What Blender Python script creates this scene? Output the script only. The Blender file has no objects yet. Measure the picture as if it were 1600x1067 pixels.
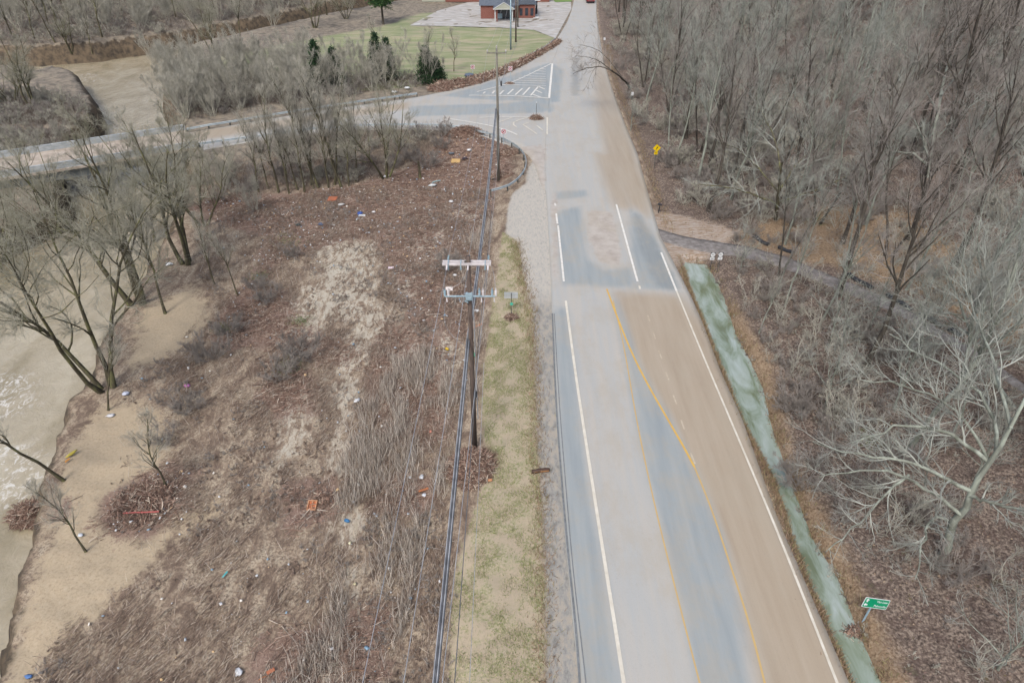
import bpy, math, random
import numpy as np
from mathutils import Vector, Matrix
from mathutils.geometry import tessellate_polygon

SC = bpy.context.scene
COL = SC.collection
RNG = np.random.default_rng(7)
R = math.radians

# ------------------------------------------------------------------ camera, sky, sun, exposure
CAM_H, PITCH, FPX, CU, CV = 34.0, R(35.0), 1067.0, 800.0, 533.5
cam_d = bpy.data.cameras.new('camera'); cam = bpy.data.objects.new('camera', cam_d); COL.objects.link(cam)
cam.location = (0, 0, CAM_H); cam.rotation_euler = (R(90) - PITCH, 0, 0)
cam_d.sensor_width = 36; cam_d.lens = 36 * FPX / 1600; cam_d.clip_start = 0.5; cam_d.clip_end = 6000
SC.camera = cam

world = bpy.data.worlds.new('World'); SC.world = world; world.use_nodes = True
wn = world.node_tree; bg = wn.nodes['Background']
sky = wn.nodes.new('ShaderNodeTexSky'); sky.sky_type = 'NISHITA'; sky.sun_disc = False
SUN_EL, SUN_ROT = R(52), R(200)
sky.sun_elevation = SUN_EL; sky.sun_rotation = SUN_ROT
sky.air_density = 1.0; sky.dust_density = 4.0; sky.ozone_density = 1.0
hs = wn.nodes.new('ShaderNodeHueSaturation'); hs.inputs['Saturation'].default_value = 0.82
wn.links.new(sky.outputs[0], hs.inputs['Color']); wn.links.new(hs.outputs[0], bg.inputs['Color'])
bg.inputs['Strength'].default_value = 0.13
sun_d = bpy.data.lights.new('sun', 'SUN'); sun_d.energy = 1.3; sun_d.angle = R(14); sun_d.color = (1.0, 0.985, 0.965)
sun = bpy.data.objects.new('sun', sun_d); COL.objects.link(sun)
sdir = Vector((math.sin(SUN_ROT) * math.cos(SUN_EL), math.cos(SUN_ROT) * math.cos(SUN_EL), math.sin(SUN_EL)))
sun.rotation_euler = sdir.to_track_quat('Z', 'Y').to_euler()
vs = SC.view_settings
vs.view_transform = 'Standard'; vs.look = 'None'; vs.gamma = 1.0; vs.use_curve_mapping = False
vs.exposure = 0.94
SC.cycles.max_bounces = 4; SC.cycles.diffuse_bounces = 2; SC.cycles.glossy_bounces = 2
SC.cycles.use_adaptive_sampling = True; SC.cycles.use_denoising = True; SC.cycles.denoising_prefilter = 'ACCURATE'; SC.cycles.denoising_input_passes = 'RGB_ALBEDO_NORMAL'; SC.cycles.adaptive_threshold = .005

# ------------------------------------------------------------------ projection helpers (photo pixel -> place on the ground)
CP, SP = math.cos(PITCH), math.sin(PITCH)
def ray(u, v):
    a, b = (u - CU) / FPX, (v - CV) / FPX
    return np.array([a, CP - b * SP, -(SP + b * CP)])
def G(u, v, z=0.0):
    d = ray(u, v); t = (z - CAM_H) / d[2]
    return np.array([d[0] * t, d[1] * t])
def GL(px, z=0.0): return np.array([G(u, v, z) for u, v in px])
def proj(p):
    x, y, z = p[0], p[1], p[2] - CAM_H
    dep = y * CP - z * SP; up = y * SP + z * CP
    return CU + FPX * x / dep, CV - FPX * up / dep, dep
def sstep(a, b, x):
    t = np.clip((x - a) / (b - a), 0, 1); return t * t * (3 - 2 * t)
def sdf(poly, x, y):
    """signed distance to a polygon, negative inside"""
    x = np.asarray(x, float); y = np.asarray(y, float)
    d2 = np.full(x.shape, 1e18); ins = np.zeros(x.shape, bool)
    n = len(poly)
    for i in range(n):
        ax, ay = poly[i]; bx, by = poly[(i + 1) % n]
        ex, ey = bx - ax, by - ay; L = ex * ex + ey * ey + 1e-12
        t = np.clip(((x - ax) * ex + (y - ay) * ey) / L, 0, 1)
        dx, dy = x - ax - t * ex, y - ay - t * ey
        d2 = np.minimum(d2, dx * dx + dy * dy)
        if ay != by:
            c = ((ay > y) != (by > y)) & (x < (bx - ax) * (y - ay) / (by - ay) + ax)
            ins ^= c
    d = np.sqrt(d2)
    return np.where(ins, -d, d)
def resample(P, n):
    P = np.asarray(P, float); s = np.r_[0, np.cumsum(np.linalg.norm(np.diff(P, axis=0), axis=1))]
    t = np.linspace(0, s[-1], n)
    return np.stack([np.interp(t, s, P[:, k]) for k in range(P.shape[1])], 1)
def smooth(P, it=3):
    P = np.asarray(P, float)
    for _ in range(it):
        Q = [P[0]]
        for a, b in zip(P[:-1], P[1:]): Q += [a * .75 + b * .25, a * .25 + b * .75]
        Q.append(P[-1]); P = np.array(Q)
    return P
_lat = RNG.random((256, 256))
def vnoise(x, y):
    xi, yi = np.floor(x).astype(int), np.floor(y).astype(int); fx, fy = x - xi, y - yi
    fx = fx * fx * (3 - 2 * fx); fy = fy * fy * (3 - 2 * fy)
    g = lambda a, b: _lat[a & 255, b & 255]
    return (g(xi, yi) * (1 - fx) + g(xi + 1, yi) * fx) * (1 - fy) + (g(xi, yi + 1) * (1 - fx) + g(xi + 1, yi + 1) * fx) * fy
def fbm(x, y, o=4):
    s = 0; a = .5
    for k in range(o): s = s + a * (vnoise(x * 2**k + 17 * k, y * 2**k + 31 * k) - .5) * 2; a *= .5
    return s

# ------------------------------------------------------------------ plan of the place
HW_L = GL([(905,1067),(893,950),(880,800),(868,640),(862,480),(858,380),(853,300),(851,250),(853,200),(858,155),(862,100),(880,52),(892,20),(897,0),(903,-40),(908,-90)])
HW_R = GL([(1327,1067),(1300,1005),(1217,815),(1160,655),(1124,575),(1100,509),(1079,461),(1050,405),(1032,370),(1015,310),(996,240),(977,195),(957,140),(943,95),(936,52),(932,20),(932,0),(935,-40),(938,-90)])
def extend(P):
    d = P[0] - P[1]; d = d / np.linalg.norm(d)
    return np.vstack([P[0] + d * 40, P])
HW_L, HW_R = extend(HW_L), extend(HW_R)
def xl(y): return np.interp(y, HW_L[:, 1], HW_L[:, 0])
def xr(y): return np.interp(y, HW_R[:, 1], HW_R[:, 0])
SR_FAR = [(893,22),(870,64),(838,91),(806,108),(775,122),(722,138),(694,143),(652,152),(600,159),(550,166),(475,177),(409,188),(344,199),(296,207)]
SR_NEAR = [(853,300),(843,282),(838,262),(828,243),(808,230),(784,223),(768,217),(745,211),(700,203),(650,201),(600,202),(550,203),(475,209),(409,219),(362,226),(318,234)]
SIDE = np.vstack([GL(SR_FAR), GL(SR_NEAR[::-1])])
RIVER = GL([(20,1110),(40,985),(58,930),(72,870),(80,828),(84,795),(94,765),(104,725),(118,680),(146,638),(168,592),(186,548),(210,505),(232,470),(248,440),(268,400),(283,350),(297,312),(302,285),(296,250),(278,215),(266,190),(262,165),(266,140),(282,112),(310,97),(400,74),(500,50),(580,33),(660,17),(760,-8),(760,-24),(640,0),(560,16),(480,36),(400,55),(330,69),(262,82),(200,89),(160,96),(60,103),(0,104),(-300,106),(-300,140),(0,136),(50,131),(62,143),(95,135),(125,141),(148,170),(163,200),(150,225),(120,250),(92,290),(106,320),(112,345),(95,365),(50,385),(0,412),(-400,520),(-1200,1110)], -5.0)
DITCH = GL([(1070,410),(1081,450),(1102,500),(1122,550),(1143,600),(1163,655),(1190,705),(1218,755),(1246,842),(1266,900),(1302,980),(1338,1065),(1375,1150),(1420,1150),(1372,1067),(1335,985),(1306,905),(1266,842),(1238,770),(1220,720),(1200,660),(1188,605),(1168,560),(1146,520),(1134,480),(1120,445),(1102,414)], -0.7)
SAND = [GL(p, -1.9) for p in ([(160,640),(200,630),(245,650),(268,700),(250,745),(200,760),(160,790),(165,830),(230,850),(300,800),(345,785),(330,810),(280,840),(230,890),(180,940),(130,985),(80,1010),(60,1067),(0,1110),(30,1000),(70,900),(74,830),(95,760),(118,700)],
        [(225,490),(300,450),(330,480),(320,520),(260,560),(215,580),(200,560)], [(690,235),(760,228),(775,240),(770,262),(730,250)])]
DEBRIS = [GL(p, -1.5) for p in ([(290,322),(370,300),(450,302),(560,287),(640,262),(690,225),(730,215),(790,235),(800,275),(775,300),(765,350),(755,420),(752,500),(715,540),(690,520),(640,500),(600,400),(585,372),(520,378),(470,395),(430,410),(400,460),(370,500),(340,505),(350,470),(400,430),(410,370),(340,345)],
        [(150,812),(165,775),(215,742),(262,722),(300,735),(292,780),(240,828),(190,838)],
        [(350,480),(440,450),(500,520),(560,540),(540,570),(470,560),(400,540),(330,540)],
        [(420,560),(480,580),(500,640),(440,650),(400,620)], [(600,500),(700,520),(712,600),(690,700),(600,690),(575,600)], [(580,740),(640,735),(690,760),(670,800),(590,800)], [(430,760),(520,740),(530,800),(450,830)], [(400,1000),(620,930),(600,1080),(380,1090)], [(80,812),(84,782),(110,780),(110,810)])]
PUDDLE = [GL(p, -1.6) for p in ([(492,380),(540,374),(582,378),(590,420),(588,470),(612,480),(596,520),(575,545),(560,600),(548,650),(536,735),(512,740),(530,650),(520,600),(535,540),(560,505),(520,500),(485,480),(500,430)],
        [(527,812),(566,792),(570,830),(555,862),(535,860)], [(470,450),(520,440),(500,520),(470,560),(440,540)], [(640,380),(690,360),(700,400),(650,420)], [(620,500),(650,520),(630,600),(600,640)], [(440,640),(480,620),(470,700),(430,740)], [(520,980),(545,960),(530,1060),(500,1060)], [(690,520),(720,540),(705,640),(685,640)], [(545,880),(560,890),(550,960),(535,950)], [(700,320),(745,318),(750,345),(705,345)], [(620,430),(650,432),(648,465),(622,462)])]
REED = [GL(p, -1.6) for p in ([(560,620),(600,560),(660,545),(700,560),(712,640),(705,720),(690,800),(682,900),(672,1110),(420,1110),(470,1000),(500,880),(520,740)], [(715,380),(770,355),(765,450),(745,640),(725,640),(735,520)])]
VERGE = GL([(785,362),(808,380),(818,440),(830,490),(836,600),(838,700),(846,800),(850,900),(852,1110),(696,1110),(704,960),(716,860),(745,790),(762,720),(752,640),(758,560),(768,480),(778,420)], -0.6)
MEADOW = GL([(300,98),(380,82),(500,58),(600,40),(655,24),(700,22),(640,40),(700,42),(780,44),(830,48),(868,62),(838,88),(775,118),(690,130),(600,140),(480,140),(380,125)], -0.5)
LOT = GL([(640,40),(684,17),(730,4),(780,-6),(890,-10),(893,14),(868,60),(835,47),(780,43),(700,41)], 0.0)
LANE = smooth(GL([(1028,352),(1075,366),(1130,375),(1190,388),(1250,412),(1310,438),(1370,470),(1430,508),(1490,548),(1550,592),(1640,660)], 1.0), 2)
LANE_POLY = np.vstack([LANE + [0, 1.7], (LANE - [0, 1.6])[::-1]])
TANFLOOR = [GL(p, 0.5) for p in ([(1150,360),(1250,330),(1400,360),(1520,450),(1600,520),(1700,640),(1560,570),(1430,480),(1300,420),(1180,385)],
        [(1060,455),(1130,440),(1210,560),(1240,700),(1330,860),(1400,1000),(1450,1110),(1330,1110),(1240,850),(1140,640)])]
WASH = GL([(1015,325),(1050,330),(1110,345),(1150,362),(1130,385),(1090,405),(1055,412),(1030,372)], 0.2)

def uni(polys, x, y):
    d = sdf(polys[0], x, y)
    for p in polys[1:]: d = np.minimum(d, sdf(p, x, y))
    return d
def height(x, y, detail=True):
    x = np.asarray(x, float); y = np.asarray(y, float)
    dr, dl = x - xr(y), xl(y) - x
    right = -0.12 + 0.07 * np.clip(dr - 4, 0, None) + 0.14 * np.clip(dr - 14, 0, None) + 0.14 * np.clip(dr - 34, 0, None)
    right = np.minimum(right, 60 + 0 * right)
    left = -0.12 - 1.5 * sstep(1.5, 11, dl)
    left = np.where(y > 110, -0.12 - 0.5 * sstep(0, 12, dl), left)
    ds = sdf(SIDE, x, y)
    left = -0.12 + (left + 0.12) * sstep(0.5, 7, ds)
    z = np.where(dr > -3, right, left)
    z = np.where((dl > 0) & (y > 175) & (x > -30), -0.12, z)
    if detail:
        amp = sstep(1.0, 5.0, np.minimum(np.maximum(dr, dl), np.maximum(ds, 0) + 0.0))
        z = z + amp * (0.22 * fbm(x * .35, y * .35) + 0.10 * fbm(x * 1.7 + 9, y * 1.7, 3))
    dd = sdf(DITCH, x, y)
    z = z + (-1.35 - z) * sstep(0.9, -0.4, dd)
    rv = sdf(RIVER, x, y) + (0.7 * fbm(x * .5 + 40, y * .5, 3) + .45 * fbm(x * 1.6, y * 1.6, 2) if detail else 0)
    z = z + (-7.0 - z) * (1 - sstep(-1.6, 0.9, rv))
    return z
def hit(u, v):
    d = ray(u, v); t = np.geomspace(20, 420, 500) if d[2] < 0 else np.array([400.])
    z = CAM_H + d[2] * t; h = height(d[0] * t, d[1] * t)
    k = np.where(z <= h)[0]
    if len(k) == 0: i = len(t) - 1; tt = t[i]
    else:
        i = k[0]; a, b = (z - h)[i - 1], (z - h)[i]; tt = t[i - 1] + (t[i] - t[i - 1]) * a / (a - b + 1e-9)
    x, y = d[0] * tt, d[1] * tt
    return Vector((x, y, float(height(np.array([x]), np.array([y]))[0])))
def gz(x, y): return float(height(np.array([x]), np.array([y]))[0])

# ------------------------------------------------------------------ materials
KALB = 1.75
def C(r, g, b):
    f = lambda c: (((c / 255) + .055) / 1.055) ** 2.4 if c > 10 else c / 255 / 12.92
    return (f(r) / KALB, f(g) / KALB, f(b) / KALB, 1)
class NT:
    def __init__(s, name):
        s.m = bpy.data.materials.new(name); s.m.use_nodes = True; s.t = s.m.node_tree
        s.b = s.t.nodes['Principled BSDF']; s.co = None
    def n(s, typ, **k):
        o = s.t.nodes.new(typ)
        for a, v in k.items(): setattr(o, a, v)
        return o
    def l(s, a, b): s.t.links.new(a, b)
    def coord(s, scale=(1, 1, 1), rot=(0, 0, 0), obj=False):
        if obj: c = s.n('ShaderNodeTexCoord').outputs['Object']
        else: c = s.n('ShaderNodeNewGeometry').outputs['Position']
        mp = s.n('ShaderNodeMapping'); mp.inputs['Scale'].default_value = scale; mp.inputs['Rotation'].default_value = rot
        s.l(c, mp.inputs[0]); return mp.outputs[0]
    def noise(s, scale, vec=None, det=5, rough=.6, dist=0):
        o = s.n('ShaderNodeTexNoise'); o.inputs['Scale'].default_value = scale; o.inputs['Detail'].default_value = det
        o.inputs['Roughness'].default_value = rough; o.inputs['Distortion'].default_value = dist
        s.l(vec if vec is not None else s.coord(), o.inputs['Vector']); return o.outputs[0]
    def math(s, op, a, b=None, c=None, clamp=False):
        o = s.n('ShaderNodeMath', operation=op); o.use_clamp = clamp
        for i, v in enumerate((a, b, c)):
            if v is None: continue
            if isinstance(v, (int, float)): o.inputs[i].default_value = v
            else: s.l(v, o.inputs[i])
        return o.outputs[0]
    def ramp(s, f, stops):
        o = s.n('ShaderNodeValToRGB'); e = o.color_ramp.elements
        e[0].position, e[0].color = stops[0]; e[1].position, e[1].color = stops[-1]
        for p, c in stops[1:-1]: x = e.new(p); x.color = c
        s.l(f, o.inputs[0]); return o.outputs[0]
    def mix(s, f, a, b):
        o = s.n('ShaderNodeMix', data_type='RGBA')
        for v, i in ((f, 0), (a, 6), (b, 7)):
            if isinstance(v, (int, float)): o.inputs[i].default_value = v
            elif isinstance(v, tuple): o.inputs[i].default_value = v
            else: s.l(v, o.inputs[i])
        return o.outputs[2]
    def attr(s, name): return s.n('ShaderNodeAttribute', attribute_name=name).outputs['Fac']
    def maprange(s, v, a, b, c=0., d=1.):
        o = s.n('ShaderNodeMapRange', interpolation_type='SMOOTHSTEP')
        s.l(v, o.inputs[0])
        for i, q in zip((1, 2, 3, 4), (a, b, c, d)): o.inputs[i].default_value = q
        return o.outputs[0]
    def mask(s, a, noise, amp, soft):
        """1 inside a region whose signed distance is attribute a, edge broken up by noise"""
        v = s.math('MULTIPLY_ADD', s.math('SUBTRACT', noise, .5), amp, s.attr(a))
        return s.maprange(v, -soft, soft, 1., 0.)
    def out(s, col, rough=.9, bump=None, bs=.3, dist=.05, spec=.3):
        if isinstance(col, tuple): s.b.inputs['Base Color'].default_value = col
        else: s.l(col, s.b.inputs['Base Color'])
        if isinstance(rough, (int, float)): s.b.inputs['Roughness'].default_value = rough
        else: s.l(rough, s.b.inputs['Roughness'])
        s.b.inputs['Specular IOR Level'].default_value = spec
        if bump is not None:
            o = s.n('ShaderNodeBump'); o.inputs['Strength'].default_value = bs; o.inputs['Distance'].default_value = dist
            s.l(bump, o.inputs['Height']); s.l(o.outputs[0], s.b.inputs['Normal'])
        return s.m
def two(name, c1, c2, scale=3, rough=.85, bs=.3, stretch=(1, 1, 1), c3=None, obj=True, spec=.3, lo=.35, hi=.65, metal=0.):
    t = NT(name); n = t.noise(scale, t.coord(stretch, obj=obj), 6, .65)
    stops = [(lo, c1), (hi, c2)] if c3 is None else [(lo, c1), (.5, c3), (hi, c2)]
    t.b.inputs['Metallic'].default_value = metal
    return t.out(t.ramp(n, stops), rough, n, bs, .02, spec)
def islands(name, cols, rough=.9, spec=.2):
    """colour differs per stick / blade"""
    t = NT(name); r = t.n('ShaderNodeNewGeometry').outputs['Random Per Island']
    k = len(cols); o = t.n('ShaderNodeValToRGB'); e = o.color_ramp.elements
    o.color_ramp.interpolation = 'CONSTANT'
    e[0].position, e[0].color = 0, cols[0]; e[1].position, e[1].color = 1 / k, cols[1]
    for i in range(2, k): x = e.new(i / k); x.color = cols[i]
    t.l(r, o.inputs[0]); return t.out(o.outputs[0], rough, spec=spec)

# ---- ground
def ground_material():
    t = NT('ground_earth')
    big = t.noise(.16, det=4); mid = t.noise(.9, det=6, rough=.65); fine = t.noise(6., det=6, rough=.7); vf = t.noise(24., det=3)
    streak = t.noise(.62, t.coord((1.3, .7, 1), (0, 0, R(-22))), 9, .74, .6)
    edge = t.math('MULTIPLY_ADD', fine, .35, t.math('MULTIPLY', mid, .65))
    field = t.ramp(streak, [(.36, C(108,91,78)), (.45, C(142,123,106)), (.52, C(176,158,136)), (.6, C(194,179,156))])
    field = t.mix(t.maprange(fine, .48, .56, 0, .7), field, C(118,101,88))
    col = field
    # land beyond the bridge road
    far = t.ramp(mid, [(.38, C(112,104,94)), (.5, C(142,132,118)), (.62, C(165,152,132))])
    col = t.mix(t.mask('a_far', edge, 4, 2), col, far)
    # leaf litter of the wood
    leaf = t.ramp(fine, [(.36, C(70,60,53)), (.45, C(106,92,83)), (.53, C(136,120,108)), (.60, C(172,156,140))])
    leaf = t.mix(t.maprange(mid, .48, .62, 0, .55), leaf, C(92,74,68))
    moss = t.math('MULTIPLY', t.maprange(mid, .6, .7, 0, .5), t.maprange(vf, .45, .6, 0, 1))
    leaf = t.mix(moss, leaf, C(104,118,62))
    tan = t.ramp(fine, [(.36, C(120,98,76)), (.5, C(158,134,108)), (.64, C(184,164,136))])
    leaf = t.mix(t.mask('a_tan', edge, 3, .8), leaf, tan)
    col = t.mix(t.mask('a_wood', edge, 1.0, .3), col, leaf)
    # shallow washed-out gravel fan below the drive
    wash = t.ramp(t.noise(2.2, t.coord((.5, 2.2, 1)), 6, .7, .8), [(.36, C(134,112,94)), (.48, C(172,152,132)), (.6, C(186,178,170))])
    col = t.mix(t.mask('a_wash', edge, 2.0, .4), col, wash)
    # mown meadow
    md = t.ramp(t.noise(.35, t.coord((.35, 1.6, 1)), 5, .6), [(.38, C(138,148,108)), (.5, C(158,162,124)), (.6, C(180,170,144))])
    md = t.mix(t.maprange(fine, .4, .7, 0, .4), md, C(140,146,106))
    col = t.mix(t.mask('a_meadow', edge, 3.0, 1.0), col, md)
    # sand
    sd = t.ramp(fine, [(.30, C(168,150,124)), (.5, C(194,176,148)), (.75, C(204,190,166))])
    col = t.mix(t.mask('a_sand', edge, 7.0, .5), col, sd)
    # wet bank face
    bank = t.ramp(mid, [(.35, C(72,64,54)), (.6, C(120,104,84))])
    col = t.mix(t.maprange(t.math('MULTIPLY_ADD', t.math('SUBTRACT', mid, .5), 1.6, t.attr('a_bank')), .6, 1.2, 1., 0.), col, bank)
    # drift wood bedding
    db = t.ramp(t.noise(9, t.coord((1, 1, 1)), 6, .75, 1.5), [(.36, C(108,86,76)), (.48, C(144,119,106)), (.57, C(168,144,128)), (.66, C(194,174,156))])
    col = t.mix(t.mask('a_debris', edge, 7.0, .5), col, db)
    # pale silt puddles
    pd = t.ramp(streak, [(.35, C(176,162,138)), (.5, C(200,190,172)), (.66, C(210,202,184))])
    pm = t.math('MULTIPLY', t.mask('a_puddle', t.noise(1.2, t.coord((1.4, .6, 1)), 5, .7, 1.), 8.0, .9), t.maprange(t.noise(1.6, t.coord((1.5, .6, 1)), 8, .72), .46, .52, 0, 1))
    col = t.mix(pm, col, pd)
    # shoulder of gravel and silt
    sh = t.ramp(t.noise(3.2, t.coord((1.6, .5, 1)), 7, .75), [(.34, C(172,168,160)), (.46, C(192,188,180)), (.56, C(202,196,184)), (.68, C(206,198,184))])
    sh = t.mix(t.maprange(fine, .55, .7, 0, .12), sh, C(160,150,140))
    gv = t.ramp(t.noise(2.0, t.coord((1.4, .6, 1)), 8, .75), [(.36, C(142,140,134)), (.48, C(170,168,162)), (.58, C(188,178,162)), (.66, C(178,176,170))])
    gv = t.mix(t.maprange(vf, .52, .66, 0, .25), gv, C(126,120,114))
    sh = t.mix(t.mask('a_gravel', edge, 6.0, 2.0), sh, gv)
    col = t.mix(t.mask('a_shoulder', edge, 1.2, .25), col, sh)
    # verge: thin grass over tan silt
    vg = t.ramp(fine, [(.36, C(142,146,104)), (.45, C(170,166,128)), (.52, C(188,176,148)), (.64, C(198,184,160))])
    vg = t.mix(t.maprange(mid, .40, .56, 0, .85), vg, C(194,178,154))
    col = t.mix(t.mask('a_verge', edge, 1.6, .3), col, vg)
    rough = t.mix(pm, (.92, .92, .92, 1), (.35, .35, .35, 1))
    h = t.math('MULTIPLY_ADD', fine, .6, vf)
    return t.out(col, rough, h, .5, .08, .3)

def road_material(name, streaky=True):
    t = NT(name)
    st = t.noise(1.0, t.coord((1.6, .1, 1)), 6, .6); st2 = t.noise(.5, t.coord((1, .25, 1)), 5, .6, .5)
    fine = t.noise(30., det=3); mid = t.noise(.8, det=6, rough=.65)
    dust = t.ramp(st, [(.3, C(184,186,184)), (.5, C(190,188,182)), (.7, C(196,190,180))])
    cl = t.ramp(st, [(.3, C(154,162,165)), (.5, C(163,170,171)), (.7, C(172,177,176))])
    br = t.ramp(st, [(.3, C(174,158,137)), (.5, C(182,167,146)), (.7, C(189,175,155))])
    e = t.math('MULTIPLY_ADD', st2, .6, t.math('MULTIPLY', mid, .4))
    col = t.mix(t.mask('a_brown', e, 1.6, 1.1), dust, br)
    col = t.mix(t.mask('a_clean', e, 1.2, .6), col, cl)
    col = t.mix(t.mask('a_silt', e, 2.4, .25), col, t.ramp(mid, [(.35, C(178,168,158)), (.6, C(200,192,182))]))
    wet = t.mask('a_wet', e, 3.0, .5)
    col = t.mix(t.math('MULTIPLY', wet, .5), col, C(132,138,140))
    col = t.mix(t.maprange(t.noise(.35, t.coord((1, .5, 1)), 8, .72), .45, .62, 0, .35), col, C(184,173,154))
    col = t.mix(t.maprange(t.noise(4, t.coord((1, .5, 1)), 7, .8), .55, .7, 0, .22), col, C(150,142,132))
    col = t.mix(t.maprange(fine, .5, .7, 0, .16), col, C(120,116,112))
    rough = t.mix(t.mask('a_brown', e, 3.0, .7), (.6, .6, .6, 1), (.38, .38, .38, 1))
    return t.out(col, rough, fine, .15, .01, .35)
def water_material(name, c1, c2, c3, scale, stretch, rot, rough, bs):
    t = NT(name); n = t.noise(scale, t.coord(stretch, rot), 6, .6, .5); w = t.noise(scale * 5, t.coord(stretch, rot), 5, .7, .6)
    col = t.ramp(n, [(.34, c1), (.48, c2), (.66, c3)])
    return t, col, w, rough, bs
M = {}
M['ground'] = ground_material()
M['road'] = road_material('silted_asphalt')
t, col, w, _, _ = water_material('muddy_river_water', C(160,148,120), C(178,166,140), C(196,186,162), .22, (1, .7, 1), (0, 0, R(25)), .3, .3)
foam = t.math('MULTIPLY', t.maprange(t.noise(1.5, t.coord((1, .6, 1), (0, 0, R(20))), 7, .75, 1.5), .5, .62, 0, 1), t.mask('a_foam', t.noise(.5), 3, 1.5))
col = t.mix(foam, col, C(232,228,218))
M['river'] = t.out(col, .14, w, .5, .3, .6)
t, col, w, _, _ = water_material('ditch_water', C(116,126,98), C(150,164,148), C(180,192,188), .55, (1.6, .5, 1), (0, 0, R(28)), .1, .1)
M['ditch'] = t.out(col, .06, w, .10, .05, .6)
M['white_paint'] = two('white_road_paint', C(214,206,192), C(240,238,232), 2.5, .7, .1, obj=False, lo=.3, hi=.55)
M['cream_paint'] = two('dusty_white_paint', C(214,206,190), C(236,230,216), 1.5, .7, .1, obj=False)
M['yellow_bold'] = two('bold_yellow_paint', C(218,176,96), C(232,190,92), 1.5, .7, .1, obj=False)
M['dash_paint'] = two('silted_dashes', C(188,174,152), C(216,204,184), 1.5, .7, .1, obj=False)
M['yellow_paint'] = two('yellow_road_paint', C(200,172,122), C(214,182,118), 1.5, .7, .1, obj=False)
M['faint_paint'] = two('silted_yellow_paint', C(190,164,128), C(206,168,112), 1.5, .7, .1, obj=False)
M['lot'] = two('lot_concrete', C(168,168,166), C(208,210,210), .35, .8, .1, (1, 2.2, 1), C(190,184,176), obj=False)
M['seam'] = two('pavement_seam', C(112,116,118), C(140,144,146), 3, .9, .2, obj=False)
M['lane'] = two('gravel_lane', C(112,108,106), C(158,154,152), 1.6, .9, .6, (1, 1, 1), C(136,130,126), obj=False)
M['bark_moss'] = two('mossy_bark', C(74,68,54), C(132,132,88), 2.2, .95, .5, (1, 1, .3), C(96,90,72))
M['twig_grey'] = two('grey_twigs', C(172,168,152), C(214,210,196), .8, .95, 0.)
M['twig_moss'] = two('mossy_twigs', C(146,143,120), C(196,193,176), .8, .95, 0.)
M['bark_dark'] = two('dark_bark', C(54,49,44), C(98,92,82), 2.0, .95, .5, (1, 1, .3), C(88,82,74))
M['bark_pale'] = two('lichen_bark', C(112,116,104), C(182,190,176), 1.6, .95, .4, (1, 1, .3), C(146,150,138))
M['twig_pale'] = two('lichen_twigs', C(140,142,132), C(200,204,194), .7, .95, 0.)
M['twig_brown'] = two('brown_twigs', C(140,132,124), C(186,178,170), .7, .95, 0.)
M['brush_twig'] = two('brown_brush_twigs', C(124,106,94), C(170,150,136), .8, .95, 0.)
M['needles'] = islands('dark_needles', [C(36,66,44), C(52,84,52), C(28,56,40), C(66,92,58)])
M['needles_pine'] = islands('pine_needles', [C(56,90,52), C(74,108,62), C(44,76,48), C(90,118,70)])
M['leaf_green'] = islands('briar_leaves', [C(118,138,88), C(138,150,104), C(104,124,76)])
M['debris'] = islands('driftwood_sticks', [C(170,138,122), C(132,106,94), C(190,160,142), C(150,122,108), C(206,182,162), C(110,90,80), C(176,148,132), C(234,218,198), C(140,116,102), C(158,130,114)])
M['reeds'] = islands('dead_stalks', [C(178,164,150), C(196,184,170), C(150,134,120), C(228,220,208), C(206,196,184)])
M['brush'] = islands('brush_stems', [C(148,130,116), C(176,156,140), C(120,102,90), C(204,190,172), C(158,138,122), C(132,112,98)])
M['under'] = islands('undergrowth_stems', [C(120,106,98), C(142,130,122), C(98,84,76), C(160,150,140), C(128,112,100)])
M['leaves'] = islands('fallen_leaves', [C(118,98,86), C(150,130,112), C(92,76,68), C(176,156,134), C(108,92,88), C(134,112,102), C(112,102,78)])
M['grass'] = islands('grass_blades', [C(156,166,110), C(172,178,126), C(142,154,100), C(190,184,144), C(168,166,120)])
M['weeds'] = islands('dry_weeds', [C(158,132,106), C(182,156,130), C(138,116,94), C(168,158,116)])
M['speck'] = islands('small_litter', [C(236,236,236), C(214,220,224), C(244,240,230), C(190,196,200), C(230,196,150), C(150,180,200)], .5)
M['steel'] = two('galvanised_steel', C(146,176,190), C(184,206,216), 3, .45, .1, metal=.2)
M['rail'] = two('guardrail_steel', C(168,182,188), C(206,216,220), 1.2, .5, .1, metal=.2)
M['back'] = two('sign_back', C(182,186,188), C(204,208,208), 2, .5, .05)
M['post'] = two('dark_post_timber', C(70,74,72), C(104,104,98), 4, .9, .3)
M['concrete'] = two('bridge_concrete', C(156,164,166), C(196,200,200), .9, .85, .2, (1, 1, 3), C(176,182,184))
M['concrete_dark'] = two('stained_concrete', C(126,132,132), C(160,166,166), .8, .9, .2)
M['polewood'] = two('creosoted_wood', C(78,66,60), C(122,108,100), 5, .9, .4, (1, 1, .15))
M['polewood_pale'] = two('weathered_pole', C(112,108,98), C(150,146,136), 5, .9, .4, (1, 1, .15))
M['armwhite'] = two('white_fibreglass', C(206,198,198), C(238,232,232), 2, .5, .1)
M['cable'] = two('aluminium_cable', C(140,144,150), C(188,190,194), 1.5, .5, .1)
M['cable_dark'] = two('black_cable', C(84,86,90), C(120,122,126), 1.5, .5, .1)
M['black'] = two('black_plastic', C(34,36,40), C(62,64,70), 2, .55, .2)
M['brick'] = NT('red_brick')
tb = M['brick']; bt = tb.n('ShaderNodeTexBrick'); bt.inputs['Color1'].default_value = C(150,92,80); bt.inputs['Color2'].default_value = C(130,80,70)
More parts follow.
